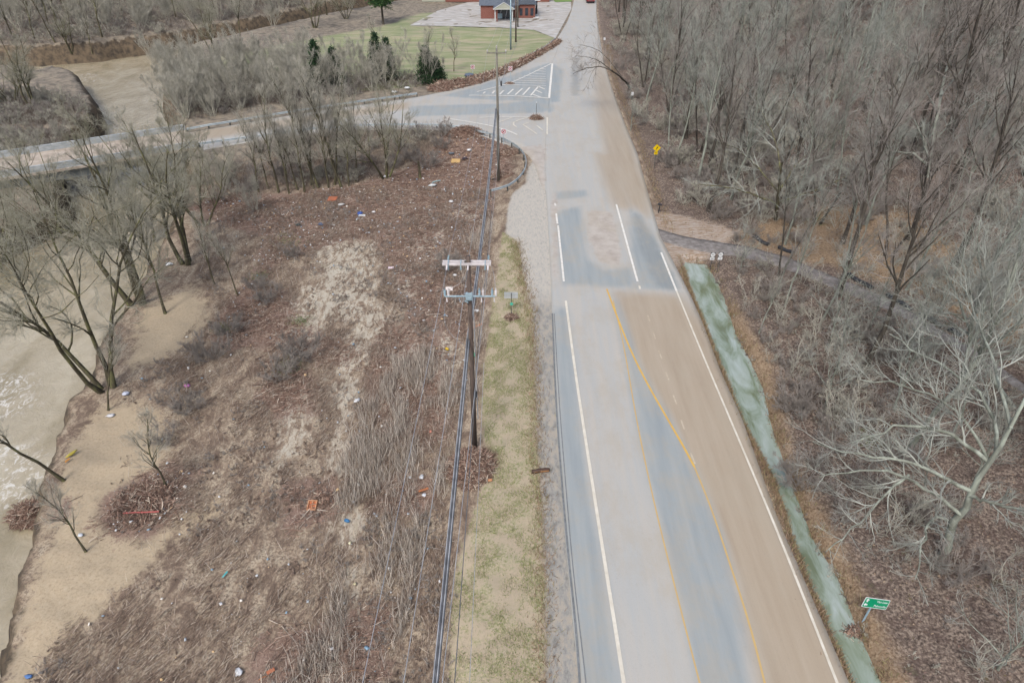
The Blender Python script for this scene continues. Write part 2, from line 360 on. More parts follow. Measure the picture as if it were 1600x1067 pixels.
bt.inputs['Mortar'].default_value = C(172,150,138); bt.inputs['Scale'].default_value = 4; bt.inputs['Mortar Size'].default_value = .01
tb.l(tb.coord((1, 1, 1), (R(90), 0, 0), obj=True), bt.inputs[0]); M['brick'] = tb.out(bt.outputs[0], .9)
M['shingle'] = two('grey_shingles', C(84,92,104), C(116,124,136), 2, .9, .3, (1, 4, 4))
M['trimwhite'] = two('white_trim', C(206,208,206), C(226,228,226), 1, .6, .05)
M['pediment'] = two('beige_siding', C(176,178,162), C(192,194,180), 1, .7, .05, (1, 1, 8))
M['glass'] = two('dark_glass', C(40,48,58), C(58,68,80), 1, .12, 0., spec=.6)
def plain(name, rgb, rough=.6, spec=.3):
    r, g, b = rgb; return two(name, C(max(0, r * .9), max(0, g * .9), max(0, b * .9)), C(r, g, b), 4, rough, .15, spec=spec)

# ------------------------------------------------------------------ mesh helpers
def mesh_np(name, V, F, mat=None, smooth_=False, attrs=None):
    V = np.asarray(V, np.float32).reshape(-1, 3); F = np.asarray(F, np.int32); k = F.shape[1]
    me = bpy.data.meshes.new(name)
    me.vertices.add(len(V)); me.vertices.foreach_set('co', V.ravel())
    me.loops.add(F.size); me.loops.foreach_set('vertex_index', F.ravel())
    me.polygons.add(len(F)); me.polygons.foreach_set('loop_start', np.arange(0, F.size, k, dtype=np.int32))
    me.polygons.foreach_set('loop_total', np.full(len(F), k, np.int32))
    if smooth_: me.polygons.foreach_set('use_smooth', np.ones(len(F), bool))
    for a, v in (attrs or {}).items():
        at = me.attributes.new(a, 'FLOAT', 'POINT'); at.data.foreach_set('value', np.asarray(v, np.float32).ravel())
    me.update(calc_edges=True); me.validate()
    if mat is not None: me.materials.append(mat)
    return me
def link(name, me, parent=None, loc=None, rot=None):
    o = bpy.data.objects.new(name, me); COL.objects.link(o)
    if parent is not None: o.parent = parent
    if loc is not None: o.location = loc
    if rot is not None: o.rotation_euler = rot
    return o
def tag(o, label=None, cat=None, group=None, kind=None):
    if label: o['label'] = label
    if cat: o['category'] = cat
    if group: o['group'] = group
    if kind: o['kind'] = kind
    return o
def empty(name, loc, rz=0, rot=None):
    o = bpy.data.objects.new(name, None); COL.objects.link(o); o.location = loc
    o.rotation_euler = rot if rot else (0, 0, rz); o.empty_display_size = .3; return o
class MB:
    """collects simple shapes into one mesh"""
    def __init__(s): s.v, s.f = [], []
    def add(s, V, F):
        k = len(s.v); s.v += [tuple(p) for p in V]; s.f += [tuple(i + k for i in f) for f in F]; return s
    def box(s, c, size, rz=0, rx=0, ry=0, taper=1.):
        hx, hy, hz = size[0] / 2, size[1] / 2, size[2] / 2
        mt = Matrix.Translation(c) @ Matrix.Rotation(rz, 4, 'Z') @ Matrix.Rotation(ry, 4, 'Y') @ Matrix.Rotation(rx, 4, 'X')
        P = [mt @ Vector((x * hx * (taper if z > 0 else 1), y * hy * (taper if z > 0 else 1), z * hz)) for z in (-1, 1) for x, y in ((-1, -1), (1, -1), (1, 1), (-1, 1))]
        return s.add(P, [(3, 2, 1, 0), (4, 5, 6, 7), (0, 1, 5, 4), (1, 2, 6, 5), (2, 3, 7, 6), (3, 0, 4, 7)])
    def tube(s, pts, r, n=8, caps=True):
        pts = [Vector(p) for p in pts]; rr = r if isinstance(r, (list, tuple)) else [r] * len(pts)
        V, F = [], []
        ref = Vector((0, 0, 1)) if abs((pts[-1] - pts[0]).normalized().z) < .9 else Vector((1, 0, 0))
        for i, p in enumerate(pts):
            T = (pts[min(i + 1, len(pts) - 1)] - pts[max(i - 1, 0)]).normalized()
            a = T.cross(ref).normalized(); b = T.cross(a)
            V += [p + (a * math.cos(2 * math.pi * j / n) + b * math.sin(2 * math.pi * j / n)) * rr[i] for j in range(n)]
        for i in range(len(pts) - 1):
            for j in range(n):
                F.append((i * n + j, i * n + (j + 1) % n, (i + 1) * n + (j + 1) % n, (i + 1) * n + j))
        if caps: F.append(tuple(range(n))[::-1]); F.append(tuple((len(pts) - 1) * n + j for j in range(n)))
        return s.add(V, F)
    def build(s, name, mat, parent=None, loc=None, rot=None, sm=False):
        me = bpy.data.meshes.new(name); me.from_pydata(s.v, [], s.f)
        if sm: me.polygons.foreach_set('use_smooth', np.ones(len(s.f), bool))
        me.materials.append(mat); me.update(); return link(name, me, parent, loc, rot)
def norm(a): return a / (np.linalg.norm(a, axis=-1, keepdims=True) + 1e-9)
def tubes(P, Rr, S):
    """N polylines of K points -> closed-ish tubes with S sides"""
    N, K, _ = P.shape
    T = np.empty_like(P); T[:, 1:-1] = P[:, 2:] - P[:, :-2]; T[:, 0] = P[:, 1] - P[:, 0]; T[:, -1] = P[:, -1] - P[:, -2]
    T = norm(T); ref = np.array([.31, .52, .79]); a = norm(np.cross(T, ref)); b = np.cross(T, a)
    th = np.arange(S) * 2 * np.pi / S
    V = P[:, :, None] + Rr[:, :, None, None] * (a[:, :, None] * np.cos(th)[None, None, :, None] + b[:, :, None] * np.sin(th)[None, None, :, None])
    base = (np.arange(N) * K * S)[:, None, None]; k = (np.arange(K - 1) * S)[None, :, None]; j = np.arange(S)[None, None, :]; j2 = (j + 1) % S
    F = np.stack([base + k + j, base + k + j2, base + k + S + j2, base + k + S + j], -1).reshape(-1, 4)
    return V.reshape(-1, 3), F
def cat(parts):
    Vs, Fs, k = [], [], 0
    for V, F in parts: Vs.append(V); Fs.append(F + k); k += len(V)
    return np.vstack(Vs), np.vstack(Fs)
def strips(A, B, w, rng):
    """thin flat stems from A to B, two faces each turned at random"""
    T = norm(B - A); side = norm(np.cross(T, norm(rng.normal(size=T.shape)))) * (w / 2)[:, None]
    V = np.stack([A - side, A + side, B + side * .45, B - side * .45], 1).reshape(-1, 3)
    F = np.arange(len(V)).reshape(-1, 4); return V, F
def prisms(A, B, r):
    P = np.stack([A, B], 1); return tubes(P, np.stack([r, r * .7], 1), 3)
def scatter(poly, n, rng, shrink=0.):
    lo, hi = poly.min(0), poly.max(0); out = []
    tot = 0
    while tot < n:
        q = lo + rng.random((n * 2, 2)) * (hi - lo); q = q[sdf(poly, q[:, 0], q[:, 1]) < -shrink]
        out.append(q); tot += len(q)
        if len(q) == 0: break
    return np.vstack(out)[:n]
def area(p): x, y = p[:, 0], p[:, 1]; return .5 * abs(np.dot(x, np.roll(y, 1)) - np.dot(y, np.roll(x, 1)))
def in_view(x, y, z, m=40):
    dep = y * CP - (z - CAM_H) * SP; up = y * SP + (z - CAM_H) * CP
    u = CU + FPX * x / np.maximum(dep, .1); v = CV - FPX * up / np.maximum(dep, .1)
    return (dep > 1) & (u > -m) & (u < 1600 + m) & (v > -m) & (v < 1067 + m)

# ------------------------------------------------------------------ ground sheet
ys = [-14.]
while ys[-1] < 330: ys.append(ys[-1] + (ys[-1] + 30) * .0062)
while ys[-1] < 3000: ys.append(ys[-1] * 1.06)
ys = np.array(ys); ss = np.r_[-4, -3, -2.2, -1.7, np.arange(-1.25, 1.2501, .0062), 1.7, 2.2, 3, 4]
YY, SS = np.meshgrid(ys, ss, indexing='ij'); XX = SS * (YY + 30) * .92
gx, gy = XX.ravel(), YY.ravel(); gzv = height(gx, gy)
nr, nc = XX.shape
i = (np.arange(nr - 1) * nc)[:, None] + np.arange(nc - 1)[None]
GF = np.stack([i, i + 1, i + nc + 1, i + nc], -1).reshape(-1, 4)
dR, dL = gx - xr(gy), xl(gy) - gx
far_line = GL([(-400,330),(0,300),(300,262),(420,240),(560,222),(720,212),(760,212),(860,150),(893,10),(905,-60)], 0)
FARP = np.vstack([far_line, [[20, 3000], [-3000, 3000], [-3000, far_line[0][1]]]])
at = dict(a_wood=-(dR - .6), a_tan=uni(TANFLOOR, gx, gy), a_wash=sdf(WASH, gx, gy), a_meadow=sdf(MEADOW, gx, gy), a_sand=uni(SAND, gx, gy),
          a_debris=uni(DEBRIS, gx, gy), a_puddle=uni(PUDDLE, gx, gy), a_verge=sdf(VERGE, gx, gy), a_bank=sdf(RIVER, gx, gy) + .7 * fbm(gx * .5 + 40, gy * .5, 3), a_far=sdf(FARP, gx, gy))
SHOULDER = np.vstack([GL([(794,322),(790,362),(808,380),(818,440),(830,490),(836,600),(838,700),(846,800),(850,900),(852,1110)], -.3), GL([(960,1110),(930,900),(900,700),(890,500),(880,330),(870,270),(840,240),(825,262),(822,285),(800,300)], 0)])
at['a_gravel'] = sdf(GL([(790,470),(900,470),(960,1150),(800,1150)], -.2), gx, gy)
at['a_shoulder'] = sdf(SHOULDER, gx, gy)
ground = link('ground', mesh_np('ground', np.stack([gx, gy, gzv], 1), GF, M['ground'], True, at)); tag(ground, kind='structure')

# ---- river and ditch water
def flat_grid(name, poly, z, step, mat, attrs=None, grow=2.0):
    lo, hi = poly.min(0) - grow, poly.max(0) + grow
    xs = np.arange(lo[0], hi[0] + step, step); yy = np.arange(lo[1], hi[1] + step, step)
    X, Y = np.meshgrid(xs, yy); x, y = X.ravel(), Y.ravel(); n = len(xs)
    k = (np.arange(len(yy) - 1) * n)[:, None] + np.arange(n - 1)[None]
    F = np.stack([k, k + 1, k + n + 1, k + n], -1).reshape(-1, 4)
    cx, cy = x[F].mean(1), y[F].mean(1); F = F[sdf(poly, cx, cy) < grow]
    return link(name, mesh_np(name, np.stack([x, y, np.full_like(x, z)], 1), F, mat, True, {a: f(x, y) for a, f in (attrs or {}).items()}))
FOAM = [GL(p, -5) for p in ([(0,690),(60,700),(70,740),(50,780),(20,800),(-80,780),(-60,700)], [(180,320),(225,310),(235,345),(200,350)], [(70,118),(150,115),(160,128),(75,130)], [(-40,600),(40,580),(60,640),(-20,660)])]
tag(flat_grid('river', RIVER, -5.0, 1.5, M['river'], {'a_foam': lambda x, y: uni(FOAM, x, y)}), kind='structure')
tag(flat_grid('ditch_water', DITCH, -0.78, .5, M['ditch'], grow=.6), kind='structure')

# ---- highway, side road, lane, parking lot
ROADREG = dict(
  a_clean=[GL(p) for p in ([(866,332),(908,322),(914,402),(950,428),(940,446),(880,446),(870,380)], [(918,426),(985,418),(998,450),(926,448)], [(985,325),(1004,338),(1037,395),(1062,456),(1000,450),(985,390)], [(868,300),(915,297),(918,308),(868,312)],
      [(962,470),(975,500),(1000,570),(1050,660),(1090,745),(1130,850),(1156,950),(1180,1110),(1100,1110),(1052,900),(1012,740),(988,620),(972,540)],
      [(915,1110),(905,1067),(880,800),(864,480),(886,480),(905,640),(925,800),(950,950),(980,1110)],
      [(640,166),(860,160),(866,172),(860,176),(640,182)], [(690,150),(745,135),(860,98),(880,110),(874,160),(760,156)])],
  a_brown=[GL(p) for p in ([(958,455),(1062,462),(1102,510),(1162,650),(1222,815),(1350,1110),(1190,1110),(1142,900),(1100,775),(1045,668),(985,560)],
      [(935,80),(957,140),(1013,300),(1014,340),(980,318),(950,260),(935,190),(928,120)], [(930,240),(965,240),(990,330),(960,325),(945,290)], [(300,205),(420,190),(560,170),(640,160),(640,170),(480,192),(300,222)])],
  a_silt=[GL(p) for p in ([(918,330),(955,330),(972,395),(965,415),(935,412),(922,370)], [(780,235),(855,225),(850,300),(835,300),(830,255)], [(862,300),(870,300),(872,440),(864,440)])],
  a_wet=[GL(p) for p in ([(990,330),(1005,345),(1035,400),(1058,452),(1030,450),(1005,400)], [(893,90),(903,90),(905,150),(893,150)])])
def road_attrs(x, y): return {k: uni(v, x, y) for k, v in ROADREG.items()}
def strip(name, A, B, n, m, z, mat, crown=0., attrs=True, kind='structure'):
    A, B = resample(A, n), resample(B, n); w = np.linspace(0, 1, m)
    P = A[:, None] * (1 - w)[None, :, None] + B[:, None] * w[None, :, None]
    zz = (z + crown * (1 - (2 * w - 1) ** 2))[None, :].repeat(n, 0) if not callable(z) else z(P[..., 0], P[..., 1])
    V = np.concatenate([P, zz[..., None]], -1).reshape(-1, 3)
    k = (np.arange(n - 1) * m)[:, None] + np.arange(m - 1)[None]; F = np.stack([k, k + 1, k + m + 1, k + m], -1).reshape(-1, 4)
    # skirt so the pavement has an edge
    e = np.concatenate([np.arange(n) * m, [], ]).astype(int); f = (np.arange(n) * m + m - 1)
    S1 = V[e].copy(); S1[:, 2] -= .16; S2 = V[f].copy(); S2[:, 2] -= .16; b1 = len(V); b2 = b1 + n
    V = np.vstack([V, S1, S2]); q = np.arange(n - 1)
    F = np.vstack([F, np.stack([e[q], b1 + q, b1 + q + 1, e[q + 1]], -1)[:, ::-1], np.stack([f[q], b2 + q, b2 + q + 1, f[q + 1]], -1)])
    me = mesh_np(name, V, F, mat, True, road_attrs(V[:, 0], V[:, 1]) if attrs else None)
    return tag(link(name, me), kind=kind)
ycom = np.concatenate([np.arange(-14, 120, .6), np.arange(120, 400, 2.)])
HWA = np.stack([xl(ycom), ycom], 1); HWB = np.stack([xr(ycom), ycom], 1)
strip('highway', HWA, HWB, len(ycom), 30, 0.0, M['road'], .03)
J = GL([(893,22),(853,300)])
SF, SN = smooth(GL(SR_FAR), 2), smooth(GL(SR_NEAR), 2)
# both edges start at the highway edge: split far/near by matching stations
strip('side_road', SF + [0, 0], SN, 160, 26, -0.012, M['road'], .0)
strip('gravel_lane', LANE + [0, 1.6], LANE - [0, 1.5], 70, 6, lambda x, y: height(x, y) + .05, M['lane'], attrs=False)
def poly_sheet(name, poly, z, mat, kind='structure'):
    tri = tessellate_polygon([[Vector((p[0], p[1], 0)) for p in poly]])
    me = bpy.data.meshes.new(name); me.from_pydata([(p[0], p[1], z) for p in poly], [], [tuple(t) for t in tri]); me.materials.append(mat)
    return tag(link(name, me), kind=kind)
poly_sheet('parking_lot', LOT, -0.04, M['lot'])
poly_sheet('lawn', GL([(868,-14),(896,-14),(893,3),(868,4),(860,-3)]), .03, M['meadow'] if 'meadow' in M else two('bright_lawn', C(108,140,72), C(134,162,90), 2, obj=False))

# ---- painted lines
def line(px, w, mat, z=.036, name='lane_line', raw=None):
    P = smooth(GL(px) if raw is None else raw, 2) if (raw is not None or len(px) > 2) else GL(px)
    P = resample(P, max(2, int(np.linalg.norm(np.diff(P, axis=0), axis=1).sum() / 1.0)))
    T = norm(np.gradient(P, axis=0)); Nn = np.stack([-T[:, 1], T[:, 0]], 1) * w / 2
    n = len(P); V = np.vstack([np.c_[P - Nn, np.full(n, z)], np.c_[P + Nn, np.full(n, z)]])
    k = np.arange(n - 1); F = np.stack([k, k + 1, n + k + 1, n + k], -1)
    return tag(link(name, mesh_np(name, V, F, mat)), kind='structure')
line([(884,470),(888,500),(900,590),(920,720),(942,860),(975,1067),(985,1140)], .2, M['cream_paint'])
for a, b in (((867,318),(868,322)), ((869,334),(871,350)), ((872,353),(881,440))): line([a, b], .2, M['white_paint'])
line([(963,320),(996,440)], .2, M['white_paint']); line([(999,447),(1000,452)], .2, M['cream_paint'])
line([(1033,395),(1057,455)], .2, M['white_paint'])
line([(1057,455),(1100,560),(1160,700),(1230,868),(1308,1067),(1340,1150)], .15, M['cream_paint'])
line([(958,470),(975,540),(993,650),(1018,770),(1050,900),(1093,1067),(1115,1150)], .09, M['yellow_paint'])
line([(948,452),(962,490),(985,548),(1010,598),(1040,650),(1068,698),(1085,730)], .15, M['yellow_bold'], .041)
line([(1085,730),(1110,790),(1140,880),(1170,970),(1195,1067),(1215,1150)], .11, M['yellow_paint'])
for a, b in (((1012,493),(1015,502)), ((1020,518),(1024,530)), ((1029,548),(1034,561)), ((1040,582),(1045,594)), ((1052,618),(1057,632)), ((1064,656),(1069,671)), ((1079,708),(1086,725))): line([a, b], .12, M['dash_paint'])
line([(866,490),(873,620),(884,760),(896,900),(916,1067),(922,1140)], .06, M['seam'], .03, 'pavement_seam')
line([(863,490),(868,620),(878,760),(889,880),(900,980),(906,1067),(910,1140)], .12, M['seam'], .026, 'pavement_seam')
line([(733,149.5),(800,150),(857,154)], .32, M['white_paint']); line([(863,100),(858,154)], .38, M['white_paint'])
line([(861,100),(819,121),(790,133),(745,144)], .25, M['white_paint'])
for v in (104,107.5,111,115,119,122.5,126,129.5,133):
    xl_ = 861 - (v - 100) * 2.25; line([(max(xl_, 792), v), (853, v + 1.5)], .22, M['white_paint'], .038)
for a, b in (((841,136),(829,150)), ((828,137),(817,149)), ((816,139),(805,149)), ((802,140),(793,148)), ((787,142),(781,148)), ((773,142.5),(769,147)), ((758,144),(755,147)), ((842,136),(851,140)), ((838,142),(847,146)), ((832,148),(846,153))):
    line([a, b], .3, M['white_paint'], .038)
line([(749,184),(827,183)], .22, M['white_paint']); line([(702,186),(754,194),(790,203),(808,211)], .28, M['white_paint']); line([(855,184),(855,211)], .22, M['cream_paint'])
for p in ([(826,184),(798,192),(807,199)], [(817,195),(839,210)], [(801,184),(780,191)], [(839,197),(848,204)], [(826,192),(817,195)]): line(p, .22, M['cream_paint'], .038)

# ------------------------------------------------------------------ bridge
bA, bB = GL([(310,229),(-330,330)]), GL([(290,203),(-330,296)])
bA[:, 1] += .0
br = empty('bridge', (bA[0][0], bA[0][1], 0)); tag(br, 'concrete road bridge with pale parapets over the brown river', 'bridge')
def along(P0, P1, z0, z1, w, name, mat, off=0.):
    P0, P1 = Vector((P0[0], P0[1], 0)), Vector((P1[0], P1[1], 0)); d = (P1 - P0); L = d.length; a = math.atan2(d.y, d.x); nrm = Vector((-math.sin(a), math.cos(a), 0))
    c = (P0 + P1) / 2 + nrm * off + Vector((0, 0, (z0 + z1) / 2))
    o = MB().box((0, 0, 0), (L, w, z1 - z0)).build(name, mat, br); o.location = c - br.location; o.rotation_euler = (0, 0, a); return o
sgn = -1 if True else 1
mid0, mid1 = (bA[0] + bB[0]) / 2, (bA[1] + bB[1]) / 2; wd = np.linalg.norm(bA[0] - bB[0])
M['deck'] = two('silted_deck', C(172,158,142), C(204,192,178), .8, .8, .1, obj=False)
along(mid0, mid1, -.32, .0, wd + .6, 'deck', M['deck'])
along(bA[0], bA[1], 0.0, .85, .35, 'barrier', M['concrete']); along(bB[0], bB[1], 0.0, .85, .35, 'barrier', M['concrete'])
for k in np.linspace(.08, .92, 4):
    along(bA[0] * (1 - k) + bB[0] * k, bA[1] * (1 - k) + bB[1] * k, -1.7, -.32, .5, 'girder', M['concrete_dark'])
for f in (.30, .72):
    p = mid0 * (1 - f) + mid1 * f; a = math.atan2(*(bB[0] - bA[0])[::-1])
    o = MB().box((0, 0, 0), (wd, .9, 5.3)).build('pier', M['concrete_dark'], br); o.location = Vector((p[0], p[1], -4.35)) - br.location; o.rotation_euler = (0, 0, a)
o = MB().box((0, 0, 0), (wd + 1.2, 1.4, 5.)).build('abutment', M['concrete'], br); o.location = Vector((mid0[0] + .2, mid0[1], -2.82)) - br.location; o.rotation_euler = (0, 0, a)

# ------------------------------------------------------------------ guardrails
def guardrail(pts, label, step=3.2, zf=None, ppx=True):
    P = smooth(GL(pts, .3), 2); L = np.linalg.norm(np.diff(P, axis=0), axis=1).sum(); n = max(2, int(L / step)); Q = resample(P, n + 1)
    zs = [max(gz(q[0], q[1]), -.3) for q in Q]
    root = empty('guardrail', (Q[0][0], Q[0][1], zs[0])); tag(root, label, 'guardrail')
    D = resample(P, max(n * 2, 12)); zd = np.interp(np.linspace(0, 1, len(D)), np.linspace(0, 1, len(Q)), zs)
    T = norm(np.gradient(D, axis=0)); N = np.stack([-T[:, 1], T[:, 0]], 1)
    prof = [(.00, .86), (.07, .80), (.0, .73), (.0, .68), (.07, .61), (.0, .54), (-.02, .54), (-.02, .86)]
    V = []; 
    for d, nn, z in zip(D, N, zd):
        for a, h in prof: V.append((d[0] + nn[0] * a - root.location.x, d[1] + nn[1] * a - root.location.y, z + h - root.location.z))
    k = len(prof); F = [(i * k + j, i * k + (j + 1) % k, (i + 1) * k + (j + 1) % k, (i + 1) * k + j) for i in range(len(D) - 1) for j in range(k)]
    mb = MB(); mb.add(V, F); mb.build('rail', M['rail'], root)
    pm = None
    for q, z, nn in zip(Q, zs, resample(N, len(Q))):
        if pm is None:
            o = MB().box((0, 0, .25), (.16, .2, 1.05)).build('post', M['post'], root); pm = o
        else: o = pm.copy(); COL.objects.link(o); o.parent = root
        o.location = (q[0] - nn[0] * .16 - root.location.x, q[1] - nn[1] * .16 - root.location.y, z - root.location.z)
    return root
guardrail([(745,207),(770,213),(790,221),(808,231),(820,244),(823,262),(814,278),(797,291),(768,299)], 'grey guardrail curving round the corner below the utility pole', 2.6)
guardrail([(742,205),(700,199),(650,197),(600,198),(550,199),(475,205),(409,215),(362,221),(312,228)], 'steel guardrail on the near side of the road to the bridge')
guardrail([(652,149),(600,156),(550,163),(475,174),(409,185),(344,196),(292,203)], 'steel guardrail on the far side of the bridge road behind bare thicket')
guardrail([(868,62),(852,76),(835,84),(800,103),(775,113),(735,124)], 'guardrail buried in driftwood beside the green meadow')

# ------------------------------------------------------------------ utility poles and cables
def wire_pts(a, b, sag, n=24):
    a, b = Vector(a), Vector(b); return [a.lerp(b, t) + Vector((0, 0, -sag * 4 * t * (1 - t))) for t in np.linspace(0, 1, n)]
pn = hit(744, 702); pf = hit(779, 284)
pole = empty('utility_pole', pn); tag(pole, 'tall dark wooden utility pole with white double crossarm standing in driftwood', 'utility pole')
PH = 14.9 - pn.z
MB().tube([(-.1, 0, -.3), (-.05, 0, PH * .5), (-.0, 0, PH)], [.19, .16, .125], 12).build('pole_shaft', M['polewood'], pole, sm=True)
za = PH - .45
for dy in (-.17, .17):
    MB().box((-.1, dy, za), (2.9, .11, .13)).build('crossarm', M['armwhite'], pole)
MB().box((-.1, 0, za), (.28, .22, .2)).build('arm_bracket', M['bark_dark'], pole)
for x in (-1.2, -.45, 1.0):
    b = MB().box((x, 0, za), (.05, .5, .17)); b.tube([(x, -.24, za - .02), (x, -.24, za - .32)], [.035, .06], 8); b.build('arm_clamp', M['steel'], pole)
for x in (-1.25, .0, 1.18):   # strain insulators both ways
    for s in (1, -1):
        b = MB(); 
        b.tube([(x, s * .22, za), (x, s * .45, za + .02)], .015, 6)
        for k in range(5): b.tube([(x, s * (.45 + k * .1), za + .02), (x, s * (.50 + k * .1), za + .02)], [.06, .035], 8)
        b.build('insulator', M['armwhite' if s < 0 else 'steel'], pole)
zb = 12.25 - pn.z
MB().tube([(-1.5, -.2, zb), (-.2, -.2, zb)], .055, 8).tube([(.1, -.2, zb), (1.55, -.2, zb)], .055, 8).build('switch_arm', M['steel'], pole)
b = MB().box((-.03, -.2, zb), (.42, .3, .42)); b.box((-.03, -.36, zb - .1), (.26, .06, .2)); b.box((-.2, -.3, zb - .32), (.25, .1, .06), ry=R(30)); b.build('steel_bracket', M['steel'], pole)
for x in (-1.4, .72, 1.5):
    for dx in (-.11, .11):
        b = MB(); b.tube([(x + dx, -.2, zb), (x + dx, -.2, zb + .12)], .05, 8)
        for k in range(4): b.tube([(x + dx, -.2, zb + .12 + k * .09), (x + dx, -.2, zb + .17 + k * .09)], [.085, .055], 8)
        b.tube([(x + dx, -.2, zb + .5), (x + dx, -.2, zb + .56)], .04, 8)
        b.build('switch_insulator', M['armwhite' if dx > 0 else 'steel'], pole)
    MB().tube([(x, -.3, zb - .05), (x + .02, -.36, zb - .3)], [.03, .05], 8).build('drop_bushing', M['armwhite'], pole)
def jumper(pts): MB().tube(smooth(np.array(pts, float), 2), .012, 5).build('jumper_wire', M['cable'], pole)
jumper([(-1.25, -.5, za), (-1.4, -.7, za - .7), (-1.5, -.3, zb + .5)]); jumper([(0, -.5, za), (-.3, -.5, za - 1.0), (-1.3, -.3, zb + .5)]); jumper([(1.18, -.5, za), (1.0, -.7, za - .9), (.75, -.3, zb + .5)])
jumper([(1.18, .4, za), (1.5, .3, za - .8), (1.6, -.2, zb + .5)]); jumper([(-1.5, -.35, zb - .3), (-1.7, -.5, zb - 2.2), (-.2, -.15, zb - 4)])
MB().tube([(.22, -.05, 3.), (.2, -.05, zb - 1)], .035, 6).build('conduit', M['cable'], pole)
bk = Vector((-4.4, -26, 0))

pole2 = empty('utility_pole', pf); tag(pole2, 'weathered utility pole with single crossarm standing inside the guardrail curve', 'utility pole')
H2 = 15.9 - pf.z
MB().tube([(0, 0, -.3), (0, 0, H2 * .5), (-.05, 0, H2)], [.2, .17, .12], 10).build('pole_shaft', M['polewood_pale'], pole2, sm=True)
MB().box((-.05, -.16, H2 - .5), (2.4, .1, .13)).build('crossarm', M['polewood_pale'], pole2)
for x in (-1.15, -.05, 1.05):
    z = H2 - .43 if abs(x + .05) > .2 else H2
    MB().tube([(x, -.16 if z < H2 else 0, z), (x, -.16 if z < H2 else 0, z + .2)], [.03, .09], 8).tube([(x, -.16 if z < H2 else 0, z + .2), (x, -.16 if z < H2 else 0, z + .3)], [.09, .05], 8).build('insulator', M['armwhite'], pole2)
poles_far = []
for (u, v, h, mt, lab) in ((798, 78, 13, 'steel', 'pale grey utility pole in the meadow nearest the second crossarm pole'), (806, 66, 13, 'polewood', 'brown wooden utility pole in the meadow before the brick building'), (809, 43, 14, 'polewood_pale', 'grey wooden utility pole at the edge of the parking lot')):
    p = hit(u, v); e = empty('utility_pole', p); tag(e, lab, 'utility pole')
    MB().tube([(0, 0, -.3), (0, 0, h)], [.2, .13], 10).build('pole_shaft', M[mt], e, sm=True)
    MB().box((0, -.15, h - .5), (2.3, .1, .12)).build('crossarm', M['polewood'], e)
    for x in (-1, 0, 1): MB().tube([(x, -.15, h - .44), (x, -.15, h - .2)], [.03, .08], 6).build('insulator', M['armwhite'], e)
    poles_far.append((p, h))
def cable_thing(pts, r, mat, label, n=5):
    o = MB().tube([Vector(p) - Vector(pts[0]) for p in pts], r, n).build('power_line', mat, loc=pts[0], sm=True); return tag(o, label, 'power line', 'overhead power lines')
side = {-1.25: 'left', 0.0: 'middle', 1.18: 'right'}
for x in (-1.25, 0., 1.18):
    x2 = {-1.25: -1.15, 0.: -.05, 1.18: 1.05}[x]
    cable_thing(wire_pts(pn + Vector((x, .95, za + .02)), pf + Vector((x2, -.16, H2 - .13 if x else H2 + .3)), 1.2), .011, M['cable'], f'{side[x]} thin wire running from the white crossarm to the far pole crossarm')
    cable_thing(wire_pts(pn + Vector((x, -.95, za + .02)), bk + Vector((x, 0, 14.5)), 1.0), .014, M['cable'], f'{side[x]} thin wire running from the white crossarm towards the bottom of the photo')
    p3, h3 = poles_far[0]
    cable_thing(wire_pts(pf + Vector((x2, -.16, H2 - .13 if x else H2 + .3)), p3 + Vector((x2, -.15, h3 - .2)), 1.6, 16), .012, M['cable'], f'{side[x]} wire leading from the second pole over the meadow')
def bundle(a, b, sag, label):
    root = empty('cable_bundle', a); tag(root, label, 'cable bundle')
    for dx, dz, r, m in ((-.085, .03, .03, 'cable'), (-.02, -.01, .042, 'cable_dark'), (.06, .0, .035, 'cable'), (.11, -.05, .02, 'cable_dark')):
        MB().tube([p - Vector(a) + Vector((dx, 0, dz)) for p in wire_pts(a, b, sag, 40)], r, 6).build('cable', M[m], root, sm=True)
    return root
zc = 8.9
bundle((pn.x - .22, pn.y, zc), (bk.x + 1.25, bk.y, 8.6), .5, 'thick bundle of communication cables running from the near pole to the bottom edge')
bundle((pn.x - .22, pn.y, zc), (pf.x - .2, pf.y, 8.8), 1.0, 'thick bundle of communication cables between the near pole and second pole')
tag(MB().tube([p for p in wire_pts((pn.x + .35, pn.y, 7.6), (bk.x + 2.0, bk.y, 7.6), .6, 30)], .022, 5).build('telephone_cable', M['cable_dark']), 'single dark cable hanging to the right of the thick bundle', 'cable')
tag(MB().tube([p for p in wire_pts((pn.x + .75, pn.y, 7.0), (bk.x + 2.9, bk.y, 7.2), .5, 30)], .014, 5).build('telephone_cable', M['cable']), 'thin pale cable above the grass verge at the bottom edge', 'cable')
tag(MB().tube([p for p in wire_pts((pn.x + .3, pn.y, 7.6), (pf.x + .2, pf.y, 8.0), 1.1, 30)], .02, 5).build('telephone_cable', M['cable_dark']), 'single dark cable below the thick bundle towards the second pole', 'cable')
tag(MB().tube([(pn.x + .2, pn.y - 1.0, 5.4), (pn.x + .2, pn.y - 1.2, 5.5), (pn.x + .2, pn.y - 1.6, 5.5), (pn.x + .2, pn.y - 1.8, 5.4)], [.05, .12, .12, .05], 10).build('splice_case', M['black']), 'black splice case hanging beside the near pole above the driftwood heap', 'splice case')
dq = hit(786, 150)
tag(MB().tube([(pf.x + .1, pf.y, 13.2), (pf.x + .35, pf.y + 1, 11.5), (pf.x + 2.6, pf.y + 26, 11.4)], .02, 5).tube([(pf.x + .45, pf.y + 1.8, 11.1), (pf.x + .45, pf.y + 1.8, 11.7)], .11, 8).build('service_drop', M['cable_dark']), 'dark service wire with a small black box near the second pole', 'wire')

